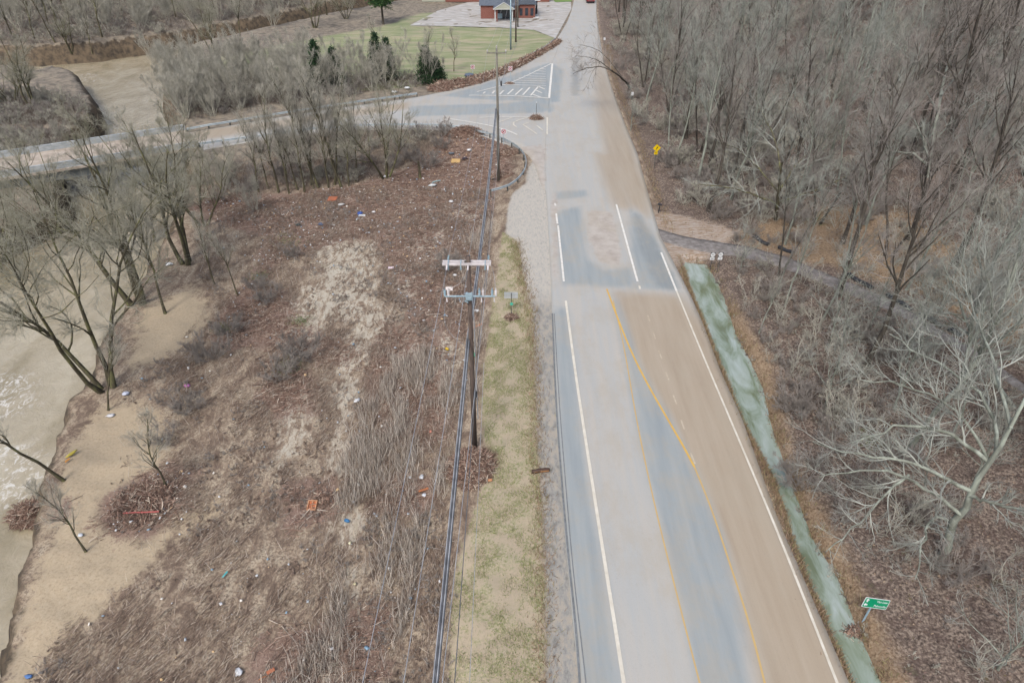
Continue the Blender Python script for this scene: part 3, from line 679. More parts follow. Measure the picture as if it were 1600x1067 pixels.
# ------------------------------------------------------------------ signs and roadside furniture
def text_mesh(s, size, mat, name, parent, loc, rot, align='CENTER', ext=.004):
    cu = bpy.data.curves.new(name, 'FONT'); cu.body = s; cu.size = size; cu.align_x = align; cu.align_y = 'CENTER'; cu.extrude = ext
    tmp = bpy.data.objects.new('tmp', cu); COL.objects.link(tmp); bpy.context.view_layer.update()
    me = bpy.data.meshes.new_from_object(tmp.evaluated_get(bpy.context.evaluated_depsgraph_get())); bpy.data.objects.remove(tmp)
    me.materials.clear(); me.materials.append(mat); me.name = name
    return link(name, me, parent, loc, rot)
def plate(w, h, r, y0=0., t=.012):
    """rounded rectangular plate facing -Y"""
    P = []
    for cx, cz, a0 in ((w / 2 - r, h / 2 - r, 0), (-w / 2 + r, h / 2 - r, 90), (-w / 2 + r, -h / 2 + r, 180), (w / 2 - r, -h / 2 + r, 270)):
        for k in range(4): a = R(a0 + 30 * k); P.append((cx + r * math.cos(a), cz + r * math.sin(a)))
    n = len(P); V = [(x, y0, z) for x, z in P] + [(x, y0 + t, z) for x, z in P]
    F = [tuple(range(n)), tuple(range(2 * n - 1, n - 1, -1))] + [(i, n + i, n + (i + 1) % n, (i + 1) % n) for i in range(n)]
    return MB().add(V, F)
def disc(r, y0, t=.004, n=28, r0=0.):
    V, F = [], []
    for y in (y0, y0 + t):
        for rr in ((r, r0) if r0 else (r,)): V += [(rr * math.cos(2 * math.pi * k / n), y, rr * math.sin(2 * math.pi * k / n)) for k in range(n)]
    if r0: F = [(k, (k + 1) % n, n + (k + 1) % n, n + k) for k in range(n)]
    else: F = [tuple(range(n)), tuple(range(2 * n - 1, n - 1, -1))] + [(k, n + k, n + (k + 1) % n, (k + 1) % n) for k in range(n)]
    return MB().add(V, F)
WH, BK, GRN, RED, YEL = plain('sign_white', (244,246,248), .4), plain('sign_black', (40,42,46), .5), plain('sign_green', (0,158,112), .4), plain('sign_red', (206,52,72), .4), plain('sign_yellow', (252,214,10), .4)
def put(o, loc, rot=None, parent=None):
    o.location = loc
    if rot: o.rotation_euler = rot
    if parent is not None: o.parent = parent
    return o
XR = (R(90), 0, 0)
# green guide sign, leaning
g = hit(1334, 985); e = empty('road_sign', g, rot=(R(-14), R(17), R(4))); tag(e, 'green guide sign with two destination lines leaning over the ditch bank', 'road sign')
for x in (.1, .75) if False else (.28,):
    MB().box((x, .03, .85), (.09, .05, 2.3)).build('post', M['steel'], e)
zc_ = 2.0
put(plate(1.62, .66, .07).build('sign_panel', WH, e), (.42, -.02, zc_)); put(plate(1.54, .58, .05, -.006, .012).build('green_face', GRN, e), (.42, -.024, zc_))
text_mesh('Van Lear', .2, WH, 'lettering', e, (1.13, -.036, zc_ + .14), XR, 'RIGHT'); text_mesh('Paintsville', .2, WH, 'lettering', e, (1.13, -.036, zc_ - .15), XR, 'RIGHT')
for dz, pts in ((.14, [(-.05, -.1), (.05, -.1), (.05, .02), (.12, .02), (0, .13), (-.12, .02), (-.05, .02)]), (-.14, [(.12, -.045), (.12, .045), (0, .045), (0, .11), (-.13, 0), (0, -.11), (0, -.045)])):
    V = [(x - .2, -.034, z + zc_ + dz) for x, z in pts]; MB().add(V, [tuple(range(len(V)))]).build('arrow', WH, e)
# yellow arrow sign
g = hit(1022, 262); e = empty('road_sign', g); tag(e, 'yellow diamond winding road sign with small square plaque at the wood edge', 'road sign')
MB().box((0, .03, 1.3), (.07, .05, 2.9)).build('post', M['post'], e)
dm = put(plate(.76, .76, .05).build('diamond_panel', YEL, e), (.06, 0, 2.7), (0, R(40), 0)); 
V = [(-.05, -.02, 2.45), (.02, -.02, 2.45), (.02, -.02, 2.6), (.16, -.02, 2.74), (.2, -.02, 2.7), (.22, -.02, 2.92), (.04, -.02, 2.86), (.09, -.02, 2.81), (-.05, -.02, 2.66)]
MB().add(V, [tuple(range(len(V)))]).build('arrow', BK, e)
put(plate(.46, .4, .04).build('speed_plaque', YEL, e), (0, 0, 2.02)); text_mesh('45', .22, BK, 'lettering', e, (0, -.02, 2.02), XR)
# route markers
for (u, num, lab, arrow) in ((1109, '302', 'left round route marker on black square with arrow plate, beside the ditch head', 0), (1121, '321', 'right round route marker on black square with straight arrow plate, beside the ditch head', 1)):
    g = hit(u, 425); e = empty('route_sign', g); tag(e, lab, 'road sign', 'route markers at the lane')
    MB().box((0, .03, 1.0), (.05, .04, 2.2)).build('post', M['post'], e)
    put(plate(.5, .5, .03).build('sign_panel', BK, e), (0, 0, 2.0)); put(disc(.235, -.006).build('white_disc', WH, e), (0, 0, 2.0))
    text_mesh(num, .2, BK, 'lettering', e, (0, -.014, 2.0), XR)
    put(plate(.46, .32, .04).build('arrow_plate', WH, e), (0, 0, 1.57))
    V = ([(-.02, 0, -.1), (.02, 0, -.1), (.02, 0, .03), (.06, 0, .03), (0, 0, .11), (-.06, 0, .03), (-.02, 0, .03)] if arrow else [(.14, 0, -.03), (.14, 0, .03), (-.02, 0, .03), (-.02, 0, .07), (-.14, 0, 0), (-.02, 0, -.07), (-.02, 0, -.03)])
    put(MB().add(V, [tuple(range(len(V)))]).build('arrow', BK, e), (0, -.008, 1.57))
# prohibition signs
for (u, v, hgt, lab) in ((787, 228, 2.1, 'white sign with red ring behind the curved guardrail by the second pole'), (797.5, 130, 2.6, 'white sign with red ring standing in the hatched traffic island'), (739, 121, 1.9, 'white sign with red ring behind the driftwood at the meadow edge')):
    g = hit(u, v); e = empty('road_sign', g); tag(e, lab, 'road sign', 'no-turn signs round the junction')
    MB().box((0, .03, hgt / 2), (.06, .05, hgt)).build('post', M['steel'], e)
    put(plate(.76, .76, .04).build('sign_panel', WH, e), (0, 0, hgt)); put(disc(.33, -.008, r0=.25).build('red_ring', RED, e), (0, 0, hgt))
    put(MB().box((0, -.016, 0), (.09, .008, .6), ry=R(45)).build('red_bar', RED, e), (0, 0, hgt))
    V = [(.02, -.01, -.18), (.09, -.01, -.18), (.09, -.01, .1), (-.06, -.01, .1), (-.06, -.01, .17), (-.2, -.01, .065), (-.06, -.01, -.04), (-.06, -.01, .03), (.02, -.01, .03)]
    put(MB().add(V, [tuple(range(len(V)))]).build('arrow', BK, e), (0, 0, hgt))
# sign seen from behind with green marker
g = hit(799, 494); e = empty('road_sign', g); tag(e, 'grey back of a wide road sign with small green marker on the verge', 'road sign')
MB().box((0, 0, 1.25), (.06, .05, 2.5)).build('post', M['post'], e)
put(plate(1.25, .34, .03, t=.02).build('sign_panel', M['back'], e), (-.03, .05, 2.38)); put(plate(1.25, .3, .03, t=.02).build('sign_panel', M['back'], e), (-.03, .05, 2.04))
put(MB().box((0, -.03, 0), (1.2, .03, .04)).build('brace', M['rail'], e), (-.03, .05, 2.36))
put(disc(.15, -.05, .02).build('green_marker', plain('marker_green', (90,210,180), .4), e), (.02, 0, 1.35))
# mailbox
g = hit(1029, 333); e = empty('mailbox', g); tag(e, 'black mailbox on a leaning post beside the muddy road edge', 'mailbox')
MB().box((0, 0, .5), (.1, .1, 1.1), ry=R(5)).build('post', M['black'], e)
b = MB(); n = 9; prof = [(-.1, 0), (.1, 0)] + [(.1 * math.cos(a), .12 + .1 * math.sin(a)) for a in np.linspace(0, math.pi, n)]
k = len(prof); b.add([(x, y, z) for y in (-.25, .25) for x, z in prof], [tuple(range(k)), tuple(range(2 * k - 1, k - 1, -1))] + [(i, k + i, k + (i + 1) % k, (i + 1) % k) for i in range(k)])
o = b.build('box_body', M['black'], e, (.05, 0, 1.02), (0, R(4), R(70))); MB().box((.13, -.1, 1.2), (.01, .03, .14)).build('flag', RED, e)
# delineator in the lower island
g = hit(838, 184); o = empty('delineator_post', g); tag(o, 'thin marker post rising from a driftwood heap on the lower traffic island', 'marker post')
MB().box((0, 0, 1.2), (.07, .05, 2.6)).build('post', M['post'], o); MB().box((0, -.01, 2.42), (.09, .07, .2)).build('reflector', WH, o)
# small white posts at the wood edge further up
for (u, v, lab) in ((944, 70, 'small white box on a post at the far wood edge'), (987, 158, 'short white marker leaning at the wood edge below the overhanging branch')):
    g = hit(u, v); e = empty('marker_post', g); tag(e, lab, 'marker post'); MB().box((0, 0, .5), (.08, .08, 1.1)).build('post', M['post'], e); MB().box((0, 0, 1.2), (.4, .3, .5)).build('marker_head', WH, e)
# black pipes beside the lane
for k, (u0, v0, u1, v1) in enumerate(((1176, 370, 1200, 384), (1216, 388, 1240, 397), (1325, 430, 1362, 452), (1386, 461, 1424, 486), (1436, 490, 1472, 512), (1482, 515, 1502, 526))):
    a, b_ = hit(u0, v0), hit(u1, v1); d = b_ - a; N = 26; pts = [a.lerp(b_, t) + Vector((0, 0, .1 + .06 * math.sin(7 * t + k))) - a for t in np.linspace(0, 1, N)]
    o = MB().tube(pts, [.2 + .03 * (i % 2) for i in range(N)], 10).build('drain_pipe', M['black'], loc=a, sm=True)
    tag(o, ['short grey-black ribbed pipe at the lower end of the gravel lane', 'second black pipe length from the lower end of the gravel lane', 'black pipe length beside the thick dark trunk on the lane edge', 'long black pipe length in the middle of the lane edge', 'black pipe length just above the last one on the lane', 'uppermost short black pipe length beside the lane'][k], 'pipe', 'black pipe lengths along the lane')

ORD = ['nearest','second nearest','third nearest','fourth nearest','fifth nearest','sixth nearest','seventh nearest','eighth nearest','ninth nearest','tenth nearest','eleventh nearest','twelfth nearest','thirteenth nearest','fourteenth nearest','fifteenth nearest','sixteenth nearest','seventeenth nearest','eighteenth nearest','nineteenth nearest','twentieth nearest']
# ------------------------------------------------------------------ driftwood heaps
def heap_mesh(rx, ry, h, n, rng, lmax=1.2, rmax=.04):
    """mound covered with tangled sticks"""
    th = rng.random(n) * 2 * np.pi; q = np.sqrt(rng.random(n)); x, y = q * np.cos(th) * rx, q * np.sin(th) * ry
    z = h * (1 - q ** 2) * (.55 + .5 * rng.random(n)); c = np.stack([x, y, z], 1)
    d = norm(rng.normal(size=(n, 3)) * [1, 1, .45]); L = (.25 + rng.random(n) * lmax) * .5
    A, B = c - d * L[:, None], c + d * L[:, None]; A[:, 2] = np.maximum(A[:, 2], -.05); B[:, 2] = np.maximum(B[:, 2], -.05)
    V1, F1 = prisms(A, B, rmax * (.3 + .7 * rng.random(n)))
    m, kk = 20, 6; tt = np.linspace(0, 2 * np.pi, m, endpoint=False); rr = np.linspace(1, 0.02, kk)
    G2 = np.array([[math.cos(a) * r * rx * .95 * (1 + .1 * math.sin(3 * a + r * 5)), math.sin(a) * r * ry * .95, h * .75 * (1 - r ** 2) - .08] for r in rr for a in tt])
    F2 = np.array([(i * m + j, i * m + (j + 1) % m, (i + 1) * m + (j + 1) % m, (i + 1) * m + j) for i in range(kk - 1) for j in range(m)])
    return cat([(V1, F1), (G2, F2)])
HEAPS = [(740,732,1.75,1.9,.9,2600,'round heap of reddish driftwood around the foot of the near utility pole'),
 (838,187,1.1,.8,.7,500,'small driftwood heap around the marker post on the lower traffic island'),
 (796,132,.9,.6,.4,250,'tiny driftwood heap at the sign in the hatched island'),
 (728,210,3.0,1.6,1.3,1100,'driftwood heap caught on the guardrail left of the second pole'),
 (795,240,1.6,1.0,.7,450,'driftwood caught behind the curved guardrail under the red ring sign'),
 (786,276,1.8,.8,.6,400,'brown driftwood at the foot of the second utility pole'),
 (800,497,.55,.4,.35,260,'little driftwood clump around the post of the sign seen from behind'),
 (1337,990,.75,.35,.35,320,'driftwood clump around the foot of the leaning green sign'),
 (228,785,2.2,1.9,.5,1500,'dark red-brown driftwood mat on the sand bank under the red pipe'),
 (70,806,1.9,1.2,1.3,1400,'dark driftwood snag at the river edge left of the sand bank'),
 (505,780,.9,.7,.35,350,'driftwood behind the orange crate in the dead stalks')]
for k, (u, v, rx, ry, h, n, lab) in enumerate(HEAPS):
    V, F = heap_mesh(rx, ry, h, n, np.random.default_rng(50 + k), 1.0 if rx > 1 else .6, .035); g = hit(u, v)
    if k == 9: g = Vector((*G(58, 806, -4.9), -4.9))
    tag(link('driftwood_heap', mesh_np('driftwood_heap', V, F, M['debris']), loc=g), lab, 'driftwood heap')
bankline = resample(GL([(872,66),(858,76),(838,87),(806,104),(780,115),(750,126),(722,132),(695,137),(680,140)], 0), 15)
for k in range(14):
    p = (bankline[k] + bankline[k + 1]) / 2; wide = .55 + 1.9 * (k / 14) ** 2
    V, F = heap_mesh(3.0, wide, .5 + .6 * (k / 14), 520, np.random.default_rng(90 + k), 1.6, .07)
    o = link('driftwood_bank', mesh_np('driftwood_bank', V, F, M['debris']), loc=(p[0], p[1], 0.0)); a = bankline[k + 1] - bankline[k]; o.rotation_euler = (0, 0, math.atan2(a[1], a[0]))
    tag(o, 'driftwood bank stretch, ' + ORD[k].replace(' nearest', '').replace('nearest', 'first') + ' from the far end of the meadow guardrail', 'driftwood bank', 'driftwood bank along the meadow guardrail')

# loose sticks over the flooded field
rg = np.random.default_rng(11)
parts = []
def on_ground(q): return height(q[:, 0], q[:, 1])
for k, p in enumerate(DEBRIS):
    n = int(min(area(p) * (90 if k < 5 else 60), 46000)); q = scatter(p, n, rg); q = q + rg.normal(size=q.shape) * .8; q = q[fbm(q[:, 0] * .45 + 3, q[:, 1] * .45) + .2 * rg.normal(size=len(q)) - .25 * np.clip(sdf(p, q[:, 0], q[:, 1]) + .6, -1, 2) > -.12]
    d = norm(rg.normal(size=(len(q), 3)) * [1, .8, .22]); flow = rg.random(len(q)) < .5; d[flow] = norm(d[flow] * .5 + np.array([.8, .5, 0]))
    L = .10 + rg.exponential(.22, len(q)); L = np.minimum(L, 1.6); c = np.c_[q, on_ground(q) + .03 + .12 * rg.random(len(q))]
    parts.append(prisms(c - d * L[:, None] * .5, c + d * L[:, None] * .5, .008 + .016 * rg.random(len(q)) * (1 + L)))
V, F = cat(parts); tag(link('flood_debris', mesh_np('flood_debris', V, F, M['debris'])), 'reddish brown driftwood and sticks strewn thickly over the flooded field', 'flood debris', kind='stuff')
# sparse sticks elsewhere in the field
FIELD = GL([(330,330),(560,290),(760,300),(770,380),(745,560),(720,700),(700,1110),(20,1110),(60,1000),(240,880),(170,830),(200,640),(190,600),(260,560),(330,470),(300,400)], -1.6)
q = scatter(FIELD, 150000, rg); den = fbm(q[:, 0] * .28, q[:, 1] * .16) + .35 * fbm(q[:, 0] * 1.1, q[:, 1] * .8, 3) - .5 * (uni(PUDDLE, q[:, 0], q[:, 1]) < .2) - .6 * (uni(SAND, q[:, 0], q[:, 1]) < .3)
q = q[den + .25 * rg.normal(size=len(q)) > .03]; n = len(q)
d = norm(rg.normal(size=(n, 3)) * [1, 1, .7] + [0, .3, .35]); L = .10 + rg.exponential(.16, n); c = np.c_[q, on_ground(q)]
q2 = scatter(FIELD, 230000, rg); cl = fbm(q2[:, 0] * .34 + .12 * q2[:, 1], q2[:, 1] * .2 + 50, 4) + .5 * fbm(q2[:, 0] * 1.3, q2[:, 1] * .9 + 20, 3); cl -= .6 * (uni(PUDDLE, q2[:, 0], q2[:, 1]) < .1) + .45 * np.clip(1 - uni(SAND, q2[:, 0], q2[:, 1]), 0, 1)
q2 = q2[cl + .12 * rg.normal(size=len(q2)) > .04][:80000]; n2 = len(q2); c2 = np.c_[q2, on_ground(q2) + .02 + .18 * rg.random(n2)]
wv = np.clip((q2[:, 0] + 18) / 14, 0, 1); dd = norm(np.c_[.65 - .65 * wv + .35 * rg.normal(size=n2), np.full(n2, .9), .12 + .25 * rg.normal(size=n2)]); L2 = .14 + rg.exponential(.15, n2)
V, F = cat([strips(c, c + d * L[:, None], .012 + .02 * rg.random(n), rg), strips(c2, c2 + dd * L2[:, None], .014 + .022 * rg.random(n2), rg)])
tag(link('field_brush', mesh_np('field_brush', V, F, M['brush'])), 'flattened brown weeds and brush combed over the silty field', 'brush', kind='stuff')
parts = []
for k, (p, n) in enumerate(zip(REED, (30000, 5000))):
    q = scatter(p, n, rg); q = q + rg.normal(size=q.shape) * .25; keep = fbm(q[:, 0] * .8 + 5, q[:, 1] * .3) + .12 * rg.normal(size=len(q)) > .06; q = q[keep]; n = len(q)
    c = np.c_[q, on_ground(q) - .02]; top = c + np.c_[rg.normal(size=(n, 2)) * .26 + [.02, .12], .3 + 1.1 * rg.random(n)]
    parts.append(strips(c, top, .016 + .02 * rg.random(n), rg))
q = scatter(FIELD, 5000, rg); c = np.c_[q, on_ground(q) - .02]; parts.append(strips(c, c + np.c_[rg.normal(size=(len(q), 2)) * .2, .4 + .8 * rg.random(len(q))], .012 + .012 * rg.random(len(q)), rg))
V, F = cat(parts); tag(link('dead_stalks', mesh_np('dead_stalks', V, F, M['reeds'])), 'grey-brown dead stalks standing in rows left of the pole line', 'dead stalks', kind='stuff')
# grass blades on the verge, weeds at its gravel edge
q = scatter(VERGE, 75000, rg); keep = fbm(q[:, 0] * 1.1, q[:, 1] * .9) + .25 * rg.normal(size=len(q)) > .06; q = q[keep]; n = len(q); c = np.c_[q, on_ground(q) - .01]
V, F = strips(c, c + np.c_[rg.normal(size=(n, 2)) * .05, .05 + .1 * rg.random(n)], .02 + .02 * rg.random(n), rg)
tag(link('verge_grass', mesh_np('verge_grass', V, F, M['grass'])), 'thin green grass growing through silt on the road verge', 'grass', kind='stuff')
wl = resample(GL([(806,378),(818,440),(830,490),(836,600),(839,700),(846,800),(850,900),(852,1110)], -.4), 200); wr = resample(extend(GL([(1327,1067),(1300,1005),(1217,815),(1160,655),(1124,575),(1100,509),(1079,461),(1060,420)]) + [.5, 0])[1:], 200); far = resample(GL([(1040,360),(1020,305),(1003,245),(985,200),(965,150),(952,110),(945,70)]) + [.6, 0], 200)
parts = []
dl_ = resample(np.vstack([DITCH, DITCH[:1]]), 400)

for Lp, n, s in ((wl, 5500, .42), (wr, 9000, .28), (far, 5000, .4), (np.repeat(dl_, 1, 0)[rg.integers(0, 400, 200)], 22000, .38)):
    q = Lp[rg.integers(0, 200, n)] + rg.normal(size=(n, 2)) * [s, .3]; c = np.c_[q, on_ground(q) - .01]
    parts.append(strips(c, c + np.c_[rg.normal(size=(n, 2)) * .12, .06 + .3 * rg.random(n)], .02 + .025 * rg.random(n), rg))
V, F = cat(parts); tag(link('edge_weeds', mesh_np('edge_weeds', V, F, M['weeds'])), 'dry brown weeds fringing both edges of the asphalt', 'weeds', kind='stuff')
# litter specks
pp = np.vstack([scatter(DEBRIS[0], 900, rg), scatter(FIELD, 420, rg), scatter(DEBRIS[1], 50, rg)]); n = len(pp); c = np.c_[pp, on_ground(pp) + .16]
s = (.02 + .05 * rg.random(n) ** 2 * 1.6); up = norm(rg.normal(size=(n, 3)) * .5 + [0, 0, 1]); a = norm(np.cross(up, rg.normal(size=(n, 3)))); b = np.cross(up, a)
r1 = (.6 + .8 * rg.random(n)); V8 = []
for dz in (0, 1):
    for sa, sb in ((-1, -1), (1, -.7), (.8, 1), (-1, .8)): V8.append(c + a * (s * sa * r1)[:, None] + b * (s * sb)[:, None] + up * (dz * s * .7)[:, None])
V = np.stack(V8, 1).reshape(-1, 3); k = (np.arange(n) * 8)[:, None]
F = np.concatenate([k + np.array(f)[None] for f in ((4, 5, 6, 7), (0, 1, 5, 4), (1, 2, 6, 5), (2, 3, 7, 6), (3, 0, 4, 7))]); 
tag(link('small_litter', mesh_np('small_litter', V, F, M['speck'])), 'hundreds of tiny pale litter bits speckling the driftwood', 'litter', kind='stuff')

# ------------------------------------------------------------------ single pieces of flotsam
def blob(sx, sy, sz, seed, n=10):
    rr = np.random.default_rng(seed); V, F = [], []; m = 7
    for i in range(m):
        ph = math.pi * i / (m - 1)
        for j in range(n):
            q = 1 + .22 * rr.normal(); a = 2 * math.pi * j / n; V.append((sx * math.sin(ph) * math.cos(a) * q, sy * math.sin(ph) * math.sin(a) * q, sz * (1 + math.cos(ph)) * .5 * (1 + .1 * rr.normal())))
    for i in range(m - 1):
        for j in range(n): F.append((i * n + j, i * n + (j + 1) % n, (i + 1) * n + (j + 1) % n, (i + 1) * n + j))
    return MB().add(V, F)
def jug(s=1.):
    p = [(0, 0), (.09, .0), (.1, .04), (.1, .2), (.06, .27), (.03, .3), (.03, .33), (0, .33)]; b = MB()
    b.tube([(0, 0, z * s) for r, z in p], [max(r, .002) * s for r, z in p], 10, False); return b
def shingle_board(w, h, t, seed):
    rr = random.Random(seed); b = MB(); V = [(-w/2, -h/2 * rr.uniform(.8, 1), 0), (w/2 * rr.uniform(.85, 1), -h/2, 0), (w/2, h/2 * rr.uniform(.8, 1), 0), (-w/2 * rr.uniform(.85, 1), h/2, 0)]
    return b.add(V + [(x, y, t) for x, y, z in V], [(3, 2, 1, 0), (4, 5, 6, 7), (0, 1, 5, 4), (1, 2, 6, 5), (2, 3, 7, 6), (3, 0, 4, 7)])
BITS = [ # u, v, shape, size, colour, rotation z, tilt, name, label
 (563,336,'blob',(.35,.3,.3),(44,92,196),0,0,'plastic_bag','blue and white plastic bag on the driftwood left of the stalks'),
 (566,339,'board',(.8,.3,.05),(238,240,244),0,10,'foam_slab','white foam panel lying under the blue plastic bag'),
 (611,421,'board',(.62,.32,.06),(246,226,234),5,12,'foam_slab','pinkish white foam panel on driftwood left of the crossarm'),
 (702,454,'board',(.75,.45,.06),(246,236,232),0,25,'foam_slab','white rectangular panel lying just behind the lower pole arm'),
 (697,547,'jug',(1.3,),(246,206,40),40,80,'plastic_jug','yellow plastic jug lying left of the near pole'),
 (738,556,'blob',(.22,.5,.25),(110,206,160),0,0,'plastic_bag','green plastic bag beside the shaft of the near pole'),
 (746,512,'board',(1.2,.2,.05),(222,142,100),42,10,'wood_board','orange split board right of the near pole shaft'),
 (712,254,'board',(1.35,.95,.06),(226,186,116),0,18,'wood_board','square yellow plywood board lying near the guardrail corner'),
 (676,292,'blob',(.5,.35,.3),(236,240,240),20,0,'foam_block','white foam block at the lower end of the pale blue tube'),
 (682,286,'tube',(1.4,.16),(170,222,230),38,0,'foam_tube','pale blue foam tube lying in driftwood below the plywood board'),
 (603,278,'blob',(.35,.25,.25),(242,244,244),0,0,'foam_block','white lump at the foot of the spreading multi-stem tree'),
 (706,242,'blob',(.4,.3,.3),(104,124,142),0,0,'plastic_bag','grey-blue bag in the driftwood above the plywood board'),
 (733,237,'blob',(.35,.3,.3),(242,244,246),0,0,'plastic_bag','white bag right of the grey-blue bag near the guardrail'),
 (727,250,'blob',(.45,.35,.3),(48,44,62),0,0,'plastic_bag','dark purple bag right of the plywood board'),
 (705,317,'blob',(.3,.25,.25),(244,246,248),0,0,'plastic_bag','white bag beside the shallow puddle left of the cables'),
 (520,313,'board',(1.2,1.0,.06),(190,104,70),0,8,'wood_board','rust orange board in the driftwood below the slim trees'),
 (533,322,'blob',(.4,.2,.25),(222,226,228),20,0,'plastic_bag','crumpled pale bag right of the rust orange board'),
 (501,353,'blob',(.3,.3,.3),(92,112,150),0,0,'plastic_bag','blue-grey bag above the pale silt puddle'),
 (466,353,'blob',(.35,.25,.2),(46,62,66),0,0,'plastic_bag','dark teal bag left of the blue-grey bag'),
 (584,333,'blob',(.22,.2,.18),(246,246,246),0,0,'plastic_bottle','white bottle right of the blue and white bag'),
 (636,253,'tube',(1.0,.05),(214,170,110),70,0,'branch_piece','curved yellow branch piece above the foam tube'),
 (540,815,'jug',(1.2,),(36,120,190),60,80,'plastic_jug','blue bottle lying at the small yellow-green puddle'),
 (353,900,'board',(.1,.45,.04),(60,196,206),-28,10,'plastic_strip','turquoise plastic strip lying in the brown field'),
 (374,1053,'blob',(.2,.24,.14),(246,248,250),30,0,'foam_block','bright white foam block at the bottom left of the field'),
 (424,1051,'board',(.42,.2,.05),(204,112,72),38,10,'wood_board','orange-red broken board near the white foam block'),
 (411,1062,'tube',(.4,.04),(232,140,80),30,0,'wood_board','narrow orange stick beside the orange-red board'),
 (553,1053,'tube',(1.15,.045),(176,136,104),8,0,'branch_piece','bare tan branch piece lying at the bottom of the stalks'),
 (113,712,'blob',(.12,.4,.2),(232,214,80),-25,0,'plastic_bag','yellow bag on the river bank below the leaning tree'),
 (107,722,'board',(.15,.4,.05),(224,150,60),-30,10,'plastic_strip','orange strip under the yellow bag on the bank'),
 (293,605,'blob',(.24,.2,.2),(214,128,206),0,0,'plastic_bag','small magenta bag among briars left of the field'),
 (198,617,'blob',(.28,.22,.2),(220,226,244),0,0,'plastic_bag','pale bag at the foot of the big bank tree'),
 (174,651,'blob',(.3,.2,.12),(236,236,238),20,0,'plastic_bag','white torn bag on the sand right of the bank tree'),
 (558,628,'blob',(.2,.3,.18),(236,238,240),-40,0,'foam_block','white curved foam piece at the right of the yellow puddle'),
 (659,747,'blob',(.16,.22,.14),(242,244,246),0,0,'plastic_bottle','white bottle in the stalks left of the driftwood heap'),
 (641,748,'blob',(.11,.13,.12),(250,250,250),0,0,'plastic_bottle','round white lump left of the white bottle in the stalks'),
 (663,775,'blob',(.15,.15,.12),(232,236,242),0,0,'plastic_bag','white bag below the orange planks left of the heap'),
 (662,768,'board',(.7,.16,.04),(190,110,66),25,15,'wood_board','orange plank lying left of the driftwood heap'),
 (766,753,'board',(.3,.18,.05),(230,160,110),10,10,'wood_board','light orange wood block on the edge of the driftwood heap'),
 (741,750,'board',(.32,.1,.04),(232,214,196),40,10,'wood_board','pale wood splinter on the driftwood heap'),
 (673,677,'board',(.16,.2,.05),(222,140,120),0,20,'wood_board','small salmon tile in the stalks left of the cables'),
 (687,911,'board',(.1,.16,.05),(246,246,246),20,20,'foam_slab','small white chip under the cable bundle'),
 (745,488,'blob',(.25,.2,.2),(240,242,244),0,0,'plastic_bag','white lump right of the pole below the lower arm'),
 (711,432,'blob',(.2,.2,.18),(244,246,246),0,0,'plastic_bottle','white bottle seen between the two arms of the pole'),
 (264,415,'blob',(.4,.3,.25),(246,248,248),0,0,'plastic_bag','bright white bag among the trunks at the bend of the bank'),
 (688,136,'board',(2.0,.9,.12),(242,244,244),5,4,'foam_slab','large white slab at the end of the driftwood bank'),
 (733,122,'blob',(1.0,.6,.8),(82,104,136),0,0,'tarpaulin','blue-grey tarpaulin on top of the driftwood bank'),
 (616,146,'blob',(.5,.4,.35),(240,242,244),0,0,'plastic_bag','white bag in the thicket beyond the bridge road'),
 (636,140,'blob',(.5,.4,.35),(232,236,238),0,0,'plastic_bag','pale bag right of the white bag in the thicket'),
 (547,850,'blob',(.1,.1,.1),(244,238,200),0,0,'plastic_bottle','cream bottle in the stalks below the small puddle'),
 (555,914,'blob',(.1,.1,.1),(244,236,190),0,0,'plastic_bottle','cream round lump in the middle of the stalks'),
 (519,1015,'blob',(.1,.1,.1),(246,246,248),0,0,'plastic_bottle','white bottle in the wood chips near the bottom edge'),
 (609,889,'blob',(.1,.13,.1),(244,246,248),0,0,'plastic_bottle','white bottle among tall stalks left of the cables'),
 (127,838,'blob',(.16,.13,.12),(226,232,240),0,0,'plastic_bag','pale bag at the foot of the thin river tree'),
 (46,1058,'blob',(.2,.12,.12),(72,128,206),0,0,'plastic_bag','blue bag at the bottom left corner of the bank')]
mcache = {}
for k, (u, v, sh, sz, rgb, rz, tilt, nm, lab) in enumerate(BITS):
    g = hit(u, v); rgb = tuple(int(c * .8 + m_ * .2) for c, m_ in zip(rgb, (170, 150, 128))) if max(rgb) < 235 or min(rgb) < 200 else rgb; mt = plain(f'flotsam_{nm}_{k}', rgb, .6)
    if sh == 'blob': b = blob(sz[0], sz[1], sz[2], k)
    elif sh == 'jug': b = jug(sz[0])
    elif sh == 'tube': b = MB().tube([(t * sz[0] - sz[0] / 2, .12 * sz[0] * math.sin(3 * t), 0) for t in np.linspace(0, 1, 9)], [sz[1] / 2 * (1 - .25 * t) for t in np.linspace(0, 1, 9)], 8)
    else: b = shingle_board(sz[0], sz[1], sz[2], k)
    o = b.build(nm, mt, loc=g + Vector((0, 0, .18 if sh != 'blob' else .08)), rot=(R(tilt), 0, R(rz)), sm=(sh in ('blob', 'jug')))
    tag(o, lab, nm.replace('_', ' '))
# log on the gravel shoulder
g = hit(845, 737); e = empty('log', g + Vector((0, 0, .13)), rz=R(8)); tag(e, 'short dark log with split face lying on the gravel shoulder', 'log')
MB().tube([(x, .02 * math.sin(5 * x), .01 * math.cos(6 * x)) for x in np.linspace(-.62, .62, 9)], [.14, .16, .15, .165, .155, .15, .165, .15, .12], 12).build('log_body', plain('wet_log', (84,62,50)), e, sm=True)
MB().box((.05, -.145, .03), (.95, .03, .1)).build('split_face', plain('split_wood', (182,130,84)), e)
